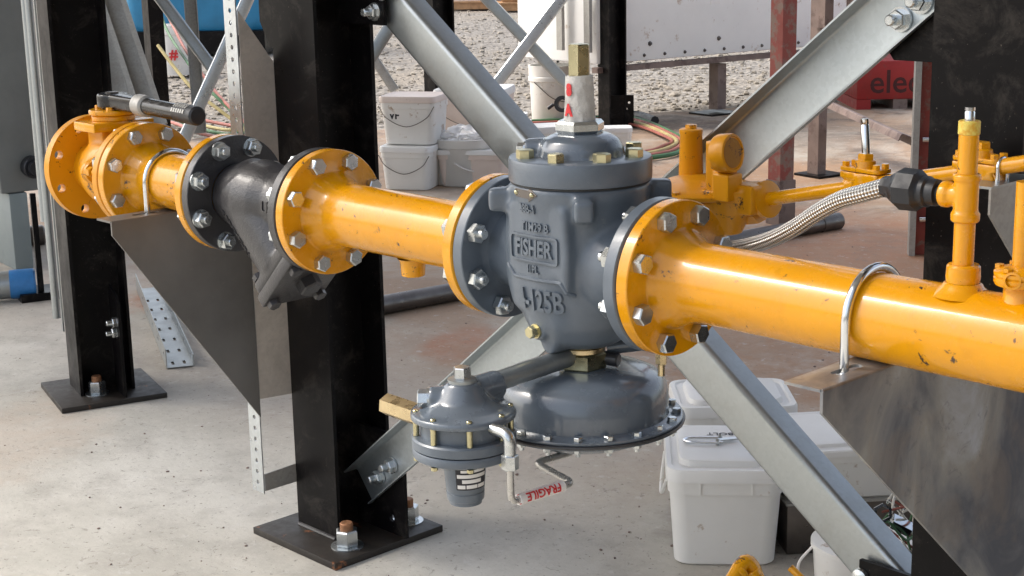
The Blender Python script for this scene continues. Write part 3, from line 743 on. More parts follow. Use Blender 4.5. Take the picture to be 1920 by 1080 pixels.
# galvanised hanger: perforated strip, web panel and strap beside the centre column
t = thing('perforated_strut', 'upright perforated galvanised strut beside the black column in the middle', 'strut', (-1.231, .2, .7))
holes = [circ(-.0205, z, .0052, 12) for z in [.135 + .0253 * i for i in range(60)]]
MB().add(plate([(-.043, .112), (0, .112), (0, 1.65), (-.043, 1.65)], holes, .003), frame((-1.231, .164, 0), X, Zx)).part('hole_strip', 'galvanised_bright', t)
MB().prism([(.166, .331), (.250, .325), (.250, 1.06), (.168, 1.172)], (-1.2335, 0, 0), Y, Zx, .0025).part('web_panel', 'galvanised_panel', t)
MB().prism([(.166, .117), (.250, .117), (.250, .160), (.166, .156)], (-1.2335, 0, 0), Y, Zx, .003).part('strap', 'galvanised_dull', t)

# ------------------------------------------------------------------ black columns
def anchor(parent, p, rust='rusty_bolt', name='anchor_bolt'):
    a = MB().cyl(p, p + V((0, 0, .055)), .0145, 16, bev=.002).part(name, rust, parent)
    MB().cyl(p, p + V((0, 0, .003)), .036, 28).part('washer', 'zinc', a)
    MB().hexa(p + V((0, 0, .003)), Zx, .045, .036, rot=random.random(), both=True).part('nut', 'zinc', a)
def brace_bolt(parent, p, n, name='brace_bolt', mat='zinc'):
    n = V(n)
    MB().cyl(p, p + n * .004, .019, 20).hexa(p + n * .004, n, .026, .013, rot=random.random()).cyl(p, p + n * .034, .0085, 14, bev=.002).part(name, mat, parent)
def column(label, o, rz, w=.148, d=.155, h=2.6, plate_w=.305, off=(-.02, .0), anchors=((-1, 1),), name='steel_column', group=None):
    "W section; local origin = near left corner of the section, local x along the flange"
    t = thing(name, label, 'column', (o[0], o[1], 0), rz, group)
    b = MB(); b.box(0, w, 0, .009, .016, h); b.box(0, w, d - .009, d, .016, h); b.box(w / 2 - .004, w / 2 + .004, .009, d - .009, .016, h)
    b.part('section', 'black_steel', t, local=True)
    cx, cy = w / 2 + off[0], d / 2 + off[1]; hw = plate_w / 2
    MB().box(cx - hw, cx + hw, cy - hw, cy + hw, 0, .016).bevel(.0015).part('base_plate', 'black_rust', t, local=True)
    return t, cx, cy
C1 = thing  # noqa
t, cx, cy = column('black steel column in the middle with a bolted base plate, behind the yellow pipe', (-1.231, .250), 0, off=(.0 + .020, -.010))
Mw = t.matrix_basis
MB().tube([(-1.225, .248, .018), (-1.09, .248, .018)], .005, 8).part('weld_bead', 'black_cast', t)
for p in ((-1.045, .245, .016), (-1.262, .345, .016), (-1.06, .43, .016)): anchor(t, V(p))
gm = plate([(0, 0), (.17, 0), (.17, .18), (.13, .235), (0, .235)], [circ(.122, .037, .009)], .008)
MB().add(gm, frame((-1.152, .368, .016), X, Zx)).part('gusset', 'black_steel', t)
MB().prism([(-1.152, 1.140), (-.990, 1.138), (-.990, 1.42), (-1.152, 1.42)], (0, .368, 0), X, Zx, .008).part('gusset', 'black_steel', t)
MB().prism([(-1.335, 1.19), (-1.335, 1.14), (-1.30, 1.085), (-1.232, 1.085), (-1.232, 1.42), (-1.335, 1.42)], (0, .30, 0), X, Zx, .008).part('gusset', 'black_steel', t)
brace_bolt(t, at(703, 22, y=.359) + V((0, .001, 0)), -Y)
brace_bolt(t, at(716, -16, y=.359) + V((0, .001, 0)), -Y)

t, cx, cy = column('black steel column at the right edge behind the tall yellow riser', (.320, .305), 0)
MB().prism([(.19, .02), (.40, .02), (.40, .310), (.188, .310)], (0, .370, 0), X, Zx, .008).part('gusset', 'black_steel', t)
MB().prism([(.17, 1.19), (.22, 1.125), (.40, 1.125), (.40, 1.42), (.17, 1.42)], (0, .370, 0), X, Zx, .008).part('gusset', 'black_steel', t)
p = at(1614, 1082, y=.361); MB().lathe([(.016, 0), (.014, .006), (.007, .0095), (0, .010)], p, -Y, 20).part('brace_bolt', 'zinc', t)

# left column stands turned to the skid
fl_, bl_ = at(151.7, 743.5, z=.016), at(130.4, 720.4, z=.016)
rz = R(-16.3)
exl, eyl = V((math.cos(rz), math.sin(rz), 0)), V((-math.sin(rz), math.cos(rz), 0))
o_ = fl_ - exl * .148
pc = (at(78, 716.7, z=.016) + at(311.5, 736.1, z=.016)) / 2
off = (pc - o_)
t, cx, cy = column('black steel column standing behind the yellow ball valve at the left', o_, rz, d=.16, off=(off.dot(exl) - .074, off.dot(eyl) - .08))
wp = at(183, 738, z=.016); anchor(t, wp)
wp2 = at(239, 745, z=.016); gx_ = wp2 - exl * .012
MB().prism([(0, 0), (-.10, 0), (-.10, .32), (-.02, .30), (0, .28)], wp2, exl, Zx, .008).part('gusset', 'black_steel', t)
for u_, v_ in ((222, 640), (214, 653)):
    pp = at(u_, v_, Z=5.02); brace_bolt(t, wp2 - exl * (.03 if u_ == 222 else .045) + V((0, 0, .22 if u_ == 222 else .185)) - eyl * .004, -eyl)
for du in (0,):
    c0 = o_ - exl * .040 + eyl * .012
    MB().obox(c0 + V((0, 0, 1.38)), exl * .036, eyl * .004, Zx * 1.2).part('sheen_strip', 'galvanised_dull', t)  # pale strip, also stands in for the grey glancing sheen of the column's face
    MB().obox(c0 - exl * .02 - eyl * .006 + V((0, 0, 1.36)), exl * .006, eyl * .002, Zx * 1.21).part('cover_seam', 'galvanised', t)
for k, (u_, dz) in enumerate(((56, 0), (71, 1))):
    c0 = o_ - exl * (.172 - .057 * k) + eyl * .0
    tag(MB().tube([c0 + V((0, 0, .47 if k == 0 else .18)), c0 + V((0, 0, 2.4))], .012, 14).part('conduit', 'galvanised'), ['galvanised conduit standing farther left of the black column at the left', 'galvanised conduit standing close against the black column at the left'][k], 'conduit', 'conduits up the left column')

# ------------------------------------------------------------------ diagonal braces
def channel(name, label, p0, p1, n, w, d, t_=.004, mat='galvanised', cat='brace', lip=0, lo=None, group=None, bend=True):
    "C section from p0 to p1; web faces -n side, flanges run towards n"
    p0, p1, n = V(p0), V(p1), V(n).normalized(); L = p1 - p0; a = L.normalized(); n = (n - a * n.dot(a)).normalized(); s = n.cross(a).normalized()
    h = w / 2; r = t_ * 1.6
    def arc(cx, cy, r_, a0, a1, k=4): return [(cx + r_ * math.cos(R(a0 + (a1 - a0) * i / k)), cy + r_ * math.sin(R(a0 + (a1 - a0) * i / k))) for i in range(k + 1)]
    ro, ri = r + t_, r
    d0 = lo or d
    prof = [(-h, d0)] + arc(-h + ro, ro, ro, 180, 270) + arc(h - ro, ro, ro, 270, 360) + [(h, d)]
    if lip: prof += [(h - lip, d), (h - lip, d - t_)]
    prof += [(h - t_, d - (t_ if lip else 0))] + arc(h - ro, ro, ri, 360, 270) + arc(-h + ro, ro, ri, 270, 180) + [(-h + t_, d0 - (t_ if lip else 0))]
    if lip: prof += [(-h + lip, d - t_), (-h + lip, d)]
    o = MB().loft([[p + s * x + n * y for x, y in prof] for p in (p0, p1)]).part(name, mat)
    tag(o, label, cat, group); return o
y1 = .3785
channel('brace', 'grey steel channel brace falling from the middle column to the lower right', (-1.06, y1, 1.222), (.300, y1, .219), Y, .086, .052, .004, 'galvanised', group='diagonal channel braces')
y2 = .3590
t = thing('brace', 'bright galvanised channel brace rising from the middle column base to the upper right', 'brace', (-.45, y2, .65), group='diagonal channel braces')
br = channel('channel', '', (-1.117, y2, .109), (.34, y2, 1.292), -Y, .089, .040, .003, 'galvanised_web', lo=.018)
for k_ in ('label', 'category', 'group'):
    if k_ in br: del br[k_]
br.data.transform(t.matrix_basis.inverted()); br.parent = t
for u_, v_ in ((712, 893), (735, 872), (1690, 36), (1728, 2)):
    brace_bolt(t, at(u_, v_, y=y2 - .0042), -Y)

# ------------------------------------------------------------------ riser with tee on the long pipe
t = thing('pipe_riser', 'yellow pipe riser with a tee, standing up from the long yellow pipe', 'pipe', (.561, 0, .92))
RX = .561
def v(z): return V((RX, 0, z))
MB().cyl(v(.915), v(.990), .0128, 28).part('lower_nipple', 'yellow_paint', t)
b = MB(); b.cyl(v(.975), v(1.028), .0150, 32); b.cyl(v(.972), v(.985), .0176, 32, bev=.002); b.cyl(v(1.0225), v(1.032), .0170, 32, bev=.002)
b.cyl(v(1.0035), v(1.0035) - X * .026, .0138, 28); b.cyl(v(1.0035) - X * .020, v(1.0035) - X * .033, .0165, 28, bev=.002)
MB().add(blend(b, .0018, 3)).part('tee', 'yellow_paint', t)
MB().cyl(v(1.028), v(1.083), .0121, 28).part('upper_nipple', 'yellow_paint', t)
MB().cyl(v(1.079), v(1.096), .0131, 28, bev=.001).part('thread_tape', 'yellow_tape', t)
MB().lathe([(.0062, 1.094), (.0062, 1.106), (.0055, 1.107), (.0055, 1.108), (.0062, 1.1085), (.006, 1.112), (.0, 1.1125)], (RX, 0, 0), Zx, 20).part('plug', 'chrome', t)

# ------------------------------------------------------------------ braided hose
hz = 1.0020
t = thing('braided_hose', 'braided stainless hose with a black hexagon union, plugged into the yellow tee', 'hose', (.44, 0, hz))
hp = V((RX - .034, 0, hz + .0015))
MB().lathe([(.0115, -.006), (.0115, .004), (.0165, .0042), (.0172, .012), (.0165, .016), (.0195, .018), (.0195, .024), (.021, .026)], hp, -X, 32).part('adapter', 'black_plastic', t)
MB().lathe([(.021, .0), (.0262, .005), (.0268, .030), (.0215, .036), (.0205, .040), (.014, .048), (.0136, .056)], hp - X * .026, -X, 8, rot=.2).part('union_nut', 'black_plastic', t)
hs = hp - X * .078
pts = smooth([hs, at(1620, 362, y=.004), at(1578, 374, y=.014), at(1535, 397, y=.03), at(1490, 427, y=.05), at(1445, 449, y=.08), at(1395, 463, y=.12), at(1330, 472, y=.17), at(1240, 500, y=.20)], 10)
MB().tube(pts, .0119, 20, uv=True).part('hose', 'braid', t)

# ------------------------------------------------------------------ small yellow regulator, gas cocks and their pipe
t = thing('gas_regulator', 'small yellow gas regulator with a round dial cap, behind the grey regulator', 'regulator', (-.08, .28, .85))
GC = V((-.085, .285, 0))
b = MB()
b.lathe([(.03, .850), (.05, .853), (.062, .868), (.085, .886), (.092, .899)], GC, Zx, 56)
pR = at(1450, 372, y=.285)
b.cyl(GC + V((0, 0, .88)), V((pR.x - .02, .285, pR.z)), .018, 24)
b.lathe([(0, -.05), (.02, -.045), (.032, -.02), (.045, .01), (.05, .03)], at(1368, 385, y=.27), Zx, 32); b.cyl(at(1368, 432, y=.265), at(1366, 385, y=.27), .013, 16); b.obox(at(1405, 372, y=.27), X * .022, Y * .022, Zx * .024)
MB().add(blend(b, .0035, 5)).part('body', 'yellow_paint_old', t)
MB().lathe([(.06, .900), (.097, .900), (.099, .902), (.099, .907), (.096, .910), (.082, .914), (.05, .924), (.03, .927), (0, .928)], GC, Zx, 64).part('diaphragm_cover', 'yellow_paint_old', t)
for k in range(8):
    a = R(45 * k + 12); MB().hexa(GC + V((.091 * math.cos(a), .091 * math.sin(a), .908)), Zx, .011, .006).part('cover_bolt', 'yellow_paint_old', t)
ct = at(1296, 240, y=.30); cb = at(1302, 335, y=.30)
MB().lathe([(.0205, 0), (.0185, .068), (.0195, .070), (.0195, .076), (.017, .0775), (0, .078)], (ct.x, .30, ct.z - .078), Zx, 32).hexa((ct.x, .30, ct.z - .001), Zx, .018, .007).part('spring_barrel', 'yellow_paint_old', t)
dc = at(1370, 287, y=.235); dn = V((.99, .06, .12)).normalized()
b = MB(); b.obox((dc.x - .030, .250, dc.z - .026), X * .016, Y * .022, Zx * .042); b.obox((dc.x - .010, .240, dc.z - .055), X * .016, Y * .018, Zx * .022)
b.cyl(dc - dn * .024, dc + dn * .004, .027, 40)
MB().add(blend(b, .0025, 3)).part('dial_housing', 'yellow_paint_old', t)
MB().lathe([(.0295, -.022), (.031, -.018), (.031, .002), (.0298, .005), (.0265, .006), (.0255, .003), (.0252, .003), (0, .003)], dc, dn, 48).part('dial_cap', 'yellow_paint_old', t)
MB().lathe([(.0235, .0028), (.0235, .0042), (0, .0046)], dc, dn, 40).part('dial_disc', 'yellow_shaded', t)
dd = V((at(1900, 309, y=.23) - pR)).normalized()
MB().lathe([(.024, 0), (.030, .003), (.030, .012), (.018, .015)], pR - dd * .022, dd, 40).part('outlet_flange', 'yellow_paint_old', t)
MB().hexa(pR - dd * .03 - Zx * .02, -dd, .03, .03, rot=.3).part('outlet_union', 'yellow_paint_old', t)
pE = at(2050, 288, y=.215); pE = pE + (pE - pR).normalized() * .9
t = thing('pipe_run', 'thin yellow pipe rising to the right behind the braided hose', 'pipe', tuple((pR + pE) / 2))
v1, v2 = at(1622, 345, y=.268), at(1838, 328, y=.240)
MB().cyl(pR - dd * .01, pE, .0110, 24).part('pipe', 'yellow_paint', t)
for q in (v1, v2):
    for s in (-1, 1): MB().cyl(q + dd * s * .026 - dd * .007, q + dd * s * .026 + dd * .007, .0145, 8).part('collar', 'yellow_paint', t)
def cock(label, q, rod):
    t = thing('gas_cock', label, 'valve', tuple(q), group='gas cocks on the thin pipe')
    sd = V((-dd.y, dd.x, 0)).normalized(); dx = V((dd.x, dd.y, 0)).normalized()
    b = MB(); b.cyl(q - dd * .03, q + dd * .03, .0165, 24); b.lathe([(.0, -.02), (.017, -.016), (.019, 0), (.019, .014)], q, Zx, 28)
    b.obox(q + Zx * .013, dx * .036, sd * .017, Zx * .005)
    MB().add(blend(b, .0022, 3)).part('body', 'yellow_paint', t)
    MB().add(plate(rrect(.076, .036, .009), [], .006), frame(q + Zx * .0195, dx, sd)).bevel(.0015).part('bonnet_plate', 'yellow_paint', t)
    for s in (-1, 1):
        for s2 in (-1, 1): MB().hexa(q + Zx * .0255 + dx * .029 * s + sd * .010 * s2, Zx, .0105, .007).part('bonnet_bolt', 'yellow_paint', t)
    MB().lathe([(.0165, 0), (.015, .010), (.012, .012)], q + Zx * .0255, Zx, 24).hexa(q + Zx * .037, Zx, .022, .009).part('gland_nut', 'yellow_paint', t)
    if rod: MB().lathe([(.0062, 0), (.0062, .042), (.0052, .0435), (.0062, .045), (.006, .052), (0, .0525)], q + Zx * .045, V((-.08, 0, 1)), 16).part('stem', 'chrome', t)
cock('yellow gas cock on the thin pipe with a bare steel stem, left of the riser', v1, True)
cock('yellow gas cock on the thin pipe, right behind the tee riser', v2, False)
q = at(1880, 314, y=.232); zf = at(1875, 345, y=.21).z
ubolt('small zinc U-bolt holding the thin yellow pipe to a little bracket', q.x, zf, .0125, .0028, q.z, q.y, .02)
t = thing('pipe_bracket', 'small galvanised bracket under the thin yellow pipe in front of the right black column', 'bracket', (q.x, .25, zf), group='cantilever pipe brackets')
MB().box(q.x - .035, q.x + .014, .18, .304, zf - .0035, zf).part('top_flange', 'galvanised', t)
MB().prism([(.18, zf - .0036), (.18, zf - .038), (.304, zf - .16), (.304, zf - .0036)], (q.x + .0105, 0, 0), Y, Zx, .0034).part('web', 'galvanised_dull', t)

# valve cut off at the right edge, on top of the long pipe
q = V((.640, 0, 0))
t = thing('gas_valve', 'yellow valve with a round bolted bonnet on the long pipe at the right edge', 'valve', (.64, 0, PZ + .05))
MB().lathe([(.026, PZ + .048), (.021, PZ + .056), (.021, PZ + .075), (.024, PZ + .076)], q, Zx, 40).part('body', 'yellow_paint', t)
MB().lathe([(.022, .903), (.031, .906), (.033, .910), (.033, .9145), (.0315, .9155), (.0318, .9165), (.033, .918), (.033, .922), (.029, .925), (.018, .928), (.0, .929)], q, Zx, 48).part('bonnet', 'yellow_paint', t)
for k in range(6):
    a = R(60 * k + 20); MB().hexa(q + V((.0265 * math.cos(a), .0265 * math.sin(a), .9245)), Zx, .0105, .0045).part('bonnet_bolt', 'yellow_paint', t)
MB().cyl(q + V((0, 0, .925)), q + V((0, 0, 1.03)), .0125, 28).part('stem_tube', 'yellow_paint', t)
hp2 = q + V((.002, -.022, .915)); MB().lathe([(.0, -.01), (.0105, -.01), (.0105, .012), (.0078, .0125), (.0074, .004), (0, .004)], hp2, V((.3, -1, .1)), 24).part('side_port', 'yellow_paint', t)

# ------------------------------------------------------------------ bottom edge: yellow elbow and rod
e = at(1400, 1055, Z=3.02)
t = thing('pipe_elbow', 'yellow pipe elbow joining two thin pipes at the bottom edge in front of the pail', 'pipe', (e.x, e.y, 0))
eL, eR = at(1352, 1124, Z=2.99), at(1436, 1124, Z=3.03)
MB().tube(fillet([eL, e + (e - (eL + eR) / 2) * .25, eR], .035), .0145, 20).part('pipe', 'yellow_paint', t)
ed = (eR - e).normalized(); MB().cyl(e + ed * .016, e + ed * .030, .0195, 24, bev=.002).part('collar', 'yellow_paint', t)
ed = (eL - e).normalized(); MB().cyl(e + ed * .018, e + ed * .030, .0180, 24, bev=.002).part('collar', 'yellow_paint', t)
MB().cyl(V((eL.x, eL.y, 0)), eL + V((0, 0, .01)), .0145, 16).part('pipe', 'yellow_paint', t)
r0, r1 = at(1482, 1064, Z=2.98), at(1540, 1120, Z=2.95)
tag(MB().tube([r0, r1, V((r1.x + .02, r1.y, 0))], .0075, 14).part('rod', 'yellow_paint'), 'thin yellow rod end poking up at the bottom edge right of the elbow', 'rod')

# ------------------------------------------------------------------ pails
def pail(label, x, y, yaw, w, d, h, z=0, mat='white_plastic', lid=True, handle=0, group='square white pails', marks=None, lidmat='white_lid', dome=True):
    t = thing('pail', label, 'pail', (x, y, z), R(yaw), group)
    r = .035
    b = MB(); b.loft([rr(w * .84, d * .84, r, 0), rr(w * .87, d * .87, r, .004), rr(w * .955, d * .955, r, h * .74), rr(w * .955, d * .955, r, h * .80)] + ([] if lid else [rr(w * .96, d * .96, r, h), rr(w * .93, d * .93, r, h), rr(w * .86, d * .86, r, .03)]))
    b.part('body', mat, t, local=True)
    MB().loft([rr(w * .955, d * .955, r, h * .735), rr(w * .985, d * .985, r, h * .74), rr(w * .985, d * .985, r, h * .88), rr(w * .955, d * .955, r, h * .885)]).part('rim', mat, t, local=True)
    if lid and dome:
        b = MB()
        for x_ in (-.22, .22):
            for s_ in (-1, 1): b.box(w * x_ - .002, w * x_ + .002, s_ * d * .4925 - .0025, s_ * d * .4925 + .0025, h * .745, h * .86)
        b.part('rim_ribs', mat, t, local=True)
    if lid:
        b = MB(); b.loft([rr(w * 1.0, d * 1.0, r, h * .86), rr(w * 1.02, d * 1.02, r, h * .865), rr(w * 1.02, d * 1.02, r, h * .965), rr(w * 1.0, d * 1.0, r, h * .99), rr(w * .93, d * .93, r, h * .992)] + ([rr(w * .90, d * .90, r, h * .975), rr(w * .80, d * .80, r, h * .978), rr(w * .775, d * .775, r, h * 1.03), rr(w * .75, d * .75, r, h * 1.038)] if dome else [rr(w * .9, d * .9, r, h * .985)]))
        b.part('lid', lidmat, t, local=True)
    if handle:
        s = handle; hw = d / 2 * .99
        pts = [V((s * w * .0 + (w * .5), 0, h * .8))]
        f = [V((-w * .50, -d * .50, h * .80)), V((-w * .35, -d * .52, h * .55)), V((0, -d * .525, h * .38)), V((w * .35, -d * .52, h * .55)), V((w * .50, -d * .50, h * .80))]
        MB().tube(smooth(f, 6), .0022, 8).part('wire_handle', 'dark_metal', t, local=True)
    for mk in marks or ():
        mk(t, w, d, h)
    return t
def mark(s, size, mat, u, z, side='front', rot=0, bold=0):
    def f(t, w, d, h):
        me = text(s, size, .0006, bold)
        if side == 'front': M = Matrix.Translation((u, -d * (.42 + .0575 * min(1, z / (h * .74))) - .001, z)) @ Matrix.Rotation(R(90), 4, 'X') @ Matrix.Rotation(rot, 4, 'Z')
        else: M = Matrix.Translation((u, z, h * 1.040)) @ Matrix.Rotation(rot, 4, 'Z')
        MB().add(me, M).part('marking', mat, t, local=True)
    return f
# front pail of the group at lower right
fc = (at(1268, 1058, z=0) + at(1450, 1060, z=0)) / 2
yw = 42; back = V((-math.sin(R(yw)), math.cos(R(yw)), 0))
W1, D1, H1 = .245, .30, .222
c1 = fc + back * D1 * .42
p1 = pail('white square pail with a lid marked BOLT, nearest of the group under the brace', c1.x, c1.y, yw, W1, D1, H1, marks=[mark('BOLT', .024, 'ink', -.002, .058, 'lid', math.pi, bold=.0002)])
MB().tube(smooth([V((-W1 * .5, D1 * .3, H1 * .80)), V((-W1 * .535, D1 * .12, H1 * .6)), V((-W1 * .54, -D1 * .12, H1 * .58)), V((-W1 * .5, -D1 * .3, H1 * .80))], 8), .004, 8).part('handle', 'white_plastic', p1, local=True)
t = thing('u_bolt', 'loose little zinc U-bolt with nuts lying on the lid of the nearest pail', 'u-bolt', (c1.x, c1.y, H1 * 1.04), R(yw))
pts = [V((-.055 + .018 * math.cos(R(a)) * 1.6, .0 + .016 * math.sin(R(a)), .005)) for a in range(90, 271, 15)]
pts = [V((-.0, .016, .005))] + pts + [V((.0, -.016, .005))]
MB().tube(pts, .0032, 10).part('rod', 'chrome', t, local=True)
MB().hexa((-.015, -.016, .006), X, .012, .007).part('nut', 'zinc', t, local=True); MB().hexa((-.008, .016, .006), X, .012, .007).part('nut', 'zinc', t, local=True)
MB().obox((.012, .004, .006), (.02, .006, 0), (-.003, .006, 0), (0, 0, .002)).part('saddle', 'zinc', t, local=True)
c2 = at(1372, 738, z=.21); p2 = pail('white square pail with a raised lid holding a copper end, behind the grey brace', c2.x, c2.y, 46, .285, .235, .215)
tag(MB().tube([at(1398, 710, z=.235), at(1404, 722, z=.242), at(1412, 738, z=.235)], [.007, .012, .009], 10).cyl(at(1393, 703, z=.25), at(1402, 722, z=.243), .004, 8).part('copper_fitting', 'copper'), 'small copper fitting lying on the lid of a white pail', 'fitting')
c3 = at(1562, 806, z=.235); p3 = pail('white square pail with a flat raised lid, half behind the mottled bracket', c3.x, c3.y, 52, .30, .27, .118, z=.118, lidmat='white_lid')
# metal box and round white tub beside them
t = thing('metal_box', 'dark metal box in the shade under the flat-lidded white pail', 'box', (c3.x, c3.y, 0), R(52))
MB().box(-.135, .16, -.125, .14, 0, .112).bevel(.004).part('body', 'dark_metal', t, local=True)
MB().box(-.138, .163, -.128, .143, .1125, .1175).part('lid', 'galvanised_dull', t, local=True)
tb = at(1612, 1120, z=0)
t = thing('tub', 'round white tub with a wire handle cut off by the bottom edge', 'tub', (tb.x, tb.y, 0))
MB().lathe([(.085, 0), (.088, .004), (.096, .11), (.10, .112), (.10, .122), (.094, .123), (.0, .12)], (0, 0, 0), Zx, 48).part('body', 'white_plastic', t, local=True)
tl = V((-math.cos(R(CAMYAW)), -math.sin(R(CAMYAW)), 0))
MB().tube(smooth([tl * .098 + V((0, 0, .112)), tl * .125 + V((0, 0, .075)), tl * .12 + V((0, 0, .03)), tl * .095 + V((.01, -.03, .006))], 6), .003, 8).part('wire_handle', 'white_label', t, local=True)
# tangle of cut wires by the right column
t = thing('wire_bundle', 'tangle of red green and white wires with a strut nut beside the black column', 'wires', tuple(at(1685, 1000, Z=2.75)))
for k in range(16):
    a = at(1668 + random.uniform(-14, 30), 955 + random.uniform(-20, 40), Z=2.72 + random.uniform(-.05, .05)); c_ = at(1712 + random.uniform(0, 20), 960 + random.uniform(-20, 90), Z=2.74)
    mid = (a + c_) / 2 + V((random.uniform(-.03, .03), random.uniform(-.03, .03), random.uniform(-.03, .03)))
    MB().tube(smooth([a, mid, c_, c_ + V((.05, .03, -.05))], 6), .0024, 6).part('wire', ['cable_red', 'cable_green', 'cable_white', 'zinc'][k % 4], t)
qn = at(1655, 962, Z=2.68); MB().lathe([(.012, -.004), (.017, -.004), (.017, .004), (.012, .004), (.012, -.004)], qn, V((.6, -.7, .3)), 6, cap=False).part('ring_nut', 'chrome', t)
MB().obox(at(1690, 985, Z=2.70), V((.012, .01, -.008)), V((-.005, .008, .004)), V((.004, 0, .007))).part('clip', 'chrome', t)
MB().tube(smooth([at(1660, 985, Z=2.7), at(1664, 1010, Z=2.7), at(1690, 1055, Z=2.72), at(1715, 1075, Z=2.75), at(1720, 1120, Z=2.78)], 6), .0035, 8).part('cable', 'cable_red', t)

# ------------------------------------------------------------------ pails and tubs in the background
def pail_px(label, ul, ur, vb, vt, Zd, mat='white_plastic', z=0, dk=.85, yaw=None, **k):
    p = at((ul + ur) / 2, vb, z=z) if z == 0 else at((ul + ur) / 2, vb, Z=Zd)
    s = ppm(p); w = (ur - ul) / s; h = (vb - vt) / s * .98
    yw_ = CAMYAW if yaw is None else yaw; bk = V((-math.sin(R(yw_)), math.cos(R(yw_)), 0))
    c = V((p.x, p.y, 0)) + bk * w * dk * .4
    return pail(label, c.x, c.y, yw_, w, w * dk, h, z=(0 if z == 0 else p.z), mat=mat, **k)
bgp = 'pails stacked on the slab'
pa = pail_px('cream pail with a closed lid, lower left of the stack behind the middle column', 712, 812, 356, 272, 8.1, handle=1, group=bgp, yaw=30, dome=False)
pt = pa.location.z + (356 - 272) / 360
pb = pail_px('cream pail with a black scrawl, set on top of another pail', 712, 822, 271, 178, 8.1, z=1, handle=1, group=bgp, yaw=30, dome=False, lidmat='pink_plastic', marks=[mark('VF', .05, 'ink', -.07, .15, bold=.002)])
pc_ = pail_px('pinkish pail with a small red mark, behind the clear tub', 815, 950, 275, 165, 8.6, z=1, mat='pink_plastic', handle=1, group=bgp, yaw=35, dome=False, marks=[mark('O8', .05, 'red_ink', -.12, .05, bold=.003)])
pail_px('plain cream pail under the pinkish pail, behind the clear tub', 818, 950, 350, 278, 8.6, mat='pink_plastic', group=bgp, yaw=35, dome=False)
q = at(872, 352, z=0); s = ppm(q); bk = V((-math.sin(_ya), math.cos(_ya), 0)); c = q + bk * .17
t = thing('tub', 'round translucent tub with crumpled film on top, right of the stacked pails', 'tub', (c.x, c.y, 0))
MB().lathe([(.155, 0), (.16, .006), (.172, .20), (.182, .203), (.182, .245), (.172, .248), (.17, .235), (.155, .02), (0, .02)], (0, 0, 0), Zx, 48).part('body', 'clear_plastic', t, local=True)
MB().tube(smooth([V((-.17 * math.cos(_ya), -.17 * math.sin(_ya), .2)), -bk * .185 + V((0, 0, .10)), V((.17 * math.cos(_ya), .17 * math.sin(_ya), .05))], 8), .005, 8).part('wire_handle', 'white_label', t, local=True)
b = MB(); bmesh.ops.create_icosphere(b.bm, subdivisions=4, radius=.16)
for vv in b.bm.verts:
    n_ = noise.noise(vv.co * 14) * .03 + noise.noise(vv.co * 30) * .012; vv.co = V((vv.co.x * .9, vv.co.y * .8, vv.co.z * .28)) + vv.co.normalized() * n_ + V((0, 0, .255))
b.part('film', 'bubble_film', t, local=True)
for i, (ul, ur, vb, vt, lab) in enumerate(((935, 992, 300, 226, 'cream pail with its lid on, just right of the falling brace'), (945, 990, 262, 212, 'smaller cream pail farther back behind the falling brace'), (1005, 1085, 330, 234, 'cream pail with a flat lid hidden low behind the grey regulator bonnet'), (985, 1010, 300, 240, 'narrow cream pail between the brace and the regulator'), (1128, 1186, 305, 238, 'cream pail with a flat lid right of the regulator bonnet'))):
    pail_px(lab, ul, ur, vb, vt, 9, group=bgp, dome=False, yaw=CAMYAW + (i % 3 - 1) * 12)
q = at(1035, 226, z=0); s = ppm(q); hb = 104 / s
t = thing('bucket', 'tall round white bucket with a wire handle out on the gravel edge', 'bucket', (q.x, q.y, 0))
MB().lathe([(.135, 0), (.138, .005), (.15, hb * .72), (.158, hb * .73), (.158, hb * .80), (.155, hb * .81), (.158, hb * .97), (.16, hb), (.15, hb), (.135, .05), (0, .05)], (0, 0, 0), Zx, 40).part('body', 'white_plastic', t, local=True)
cr = V((math.cos(_ya), math.sin(_ya), 0))
MB().tube(smooth([-cr * .12 - bk * .11 + V((0, 0, hb * .72)), -bk * .165 + V((0, 0, hb * .45)), cr * .12 - bk * .13 + V((0, 0, hb * .35))], 6), .003, 8).part('wire_handle', 'dark_metal', t, local=True)
gq = at(1055, 195, Z=10.4)
tag(MB().lathe([(.03, -.02), (.055, -.02), (.055, .02), (.03, .02), (.03, -.02)], gq, V((.5, -.8, .1)), 20, cap=False).cyl(gq - cr * .06, gq - cr * .1 - Zx * .03, .012, 8).part('clamp', 'black_plastic'), 'black clamp hanging on the round white bucket', 'clamp')

# ------------------------------------------------------------------ things on the slab
# perforated channel lying on the slab, left
a0, a1 = at(338, 690, z=.0), at(277, 542, z=.0)
t = thing('perforated_channel', 'bent perforated galvanised channel lying on the slab left of the middle column', 'channel', tuple((a0 + a1) / 2))
al = (a1 - a0).normalized(); an = V((al.y, -al.x, 0)); Lc = (a1 - a0).length
me = plate([(0, -.042), (Lc, -.042), (Lc, .042), (0, .042)], [slot(.05 + .15 * i, -.018, .04, .009) for i in range(int(Lc / .15))] + [slot(.05 + .15 * i, .018, .04, .009) for i in range(int(Lc / .15))], .0025)
MB().add(me, frame(a0 + V((0, 0, .002)), al, Zx.cross(al))).part('web', 'galvanised', t)
for s in (-1, 1):
    me = plate([(0, 0), (Lc, 0), (Lc, .06 if s > 0 else .035), (0, .06 if s > 0 else .035)], [slot(.06 + .2 * i, .03 if s > 0 else .018, .05, .008) for i in range(int(Lc / .2))], .0025)
    MB().add(me, frame(a0 + Zx.cross(al) * .042 * s + V((0, 0, .0046)), al, Zx)).part('side', 'galvanised', t)
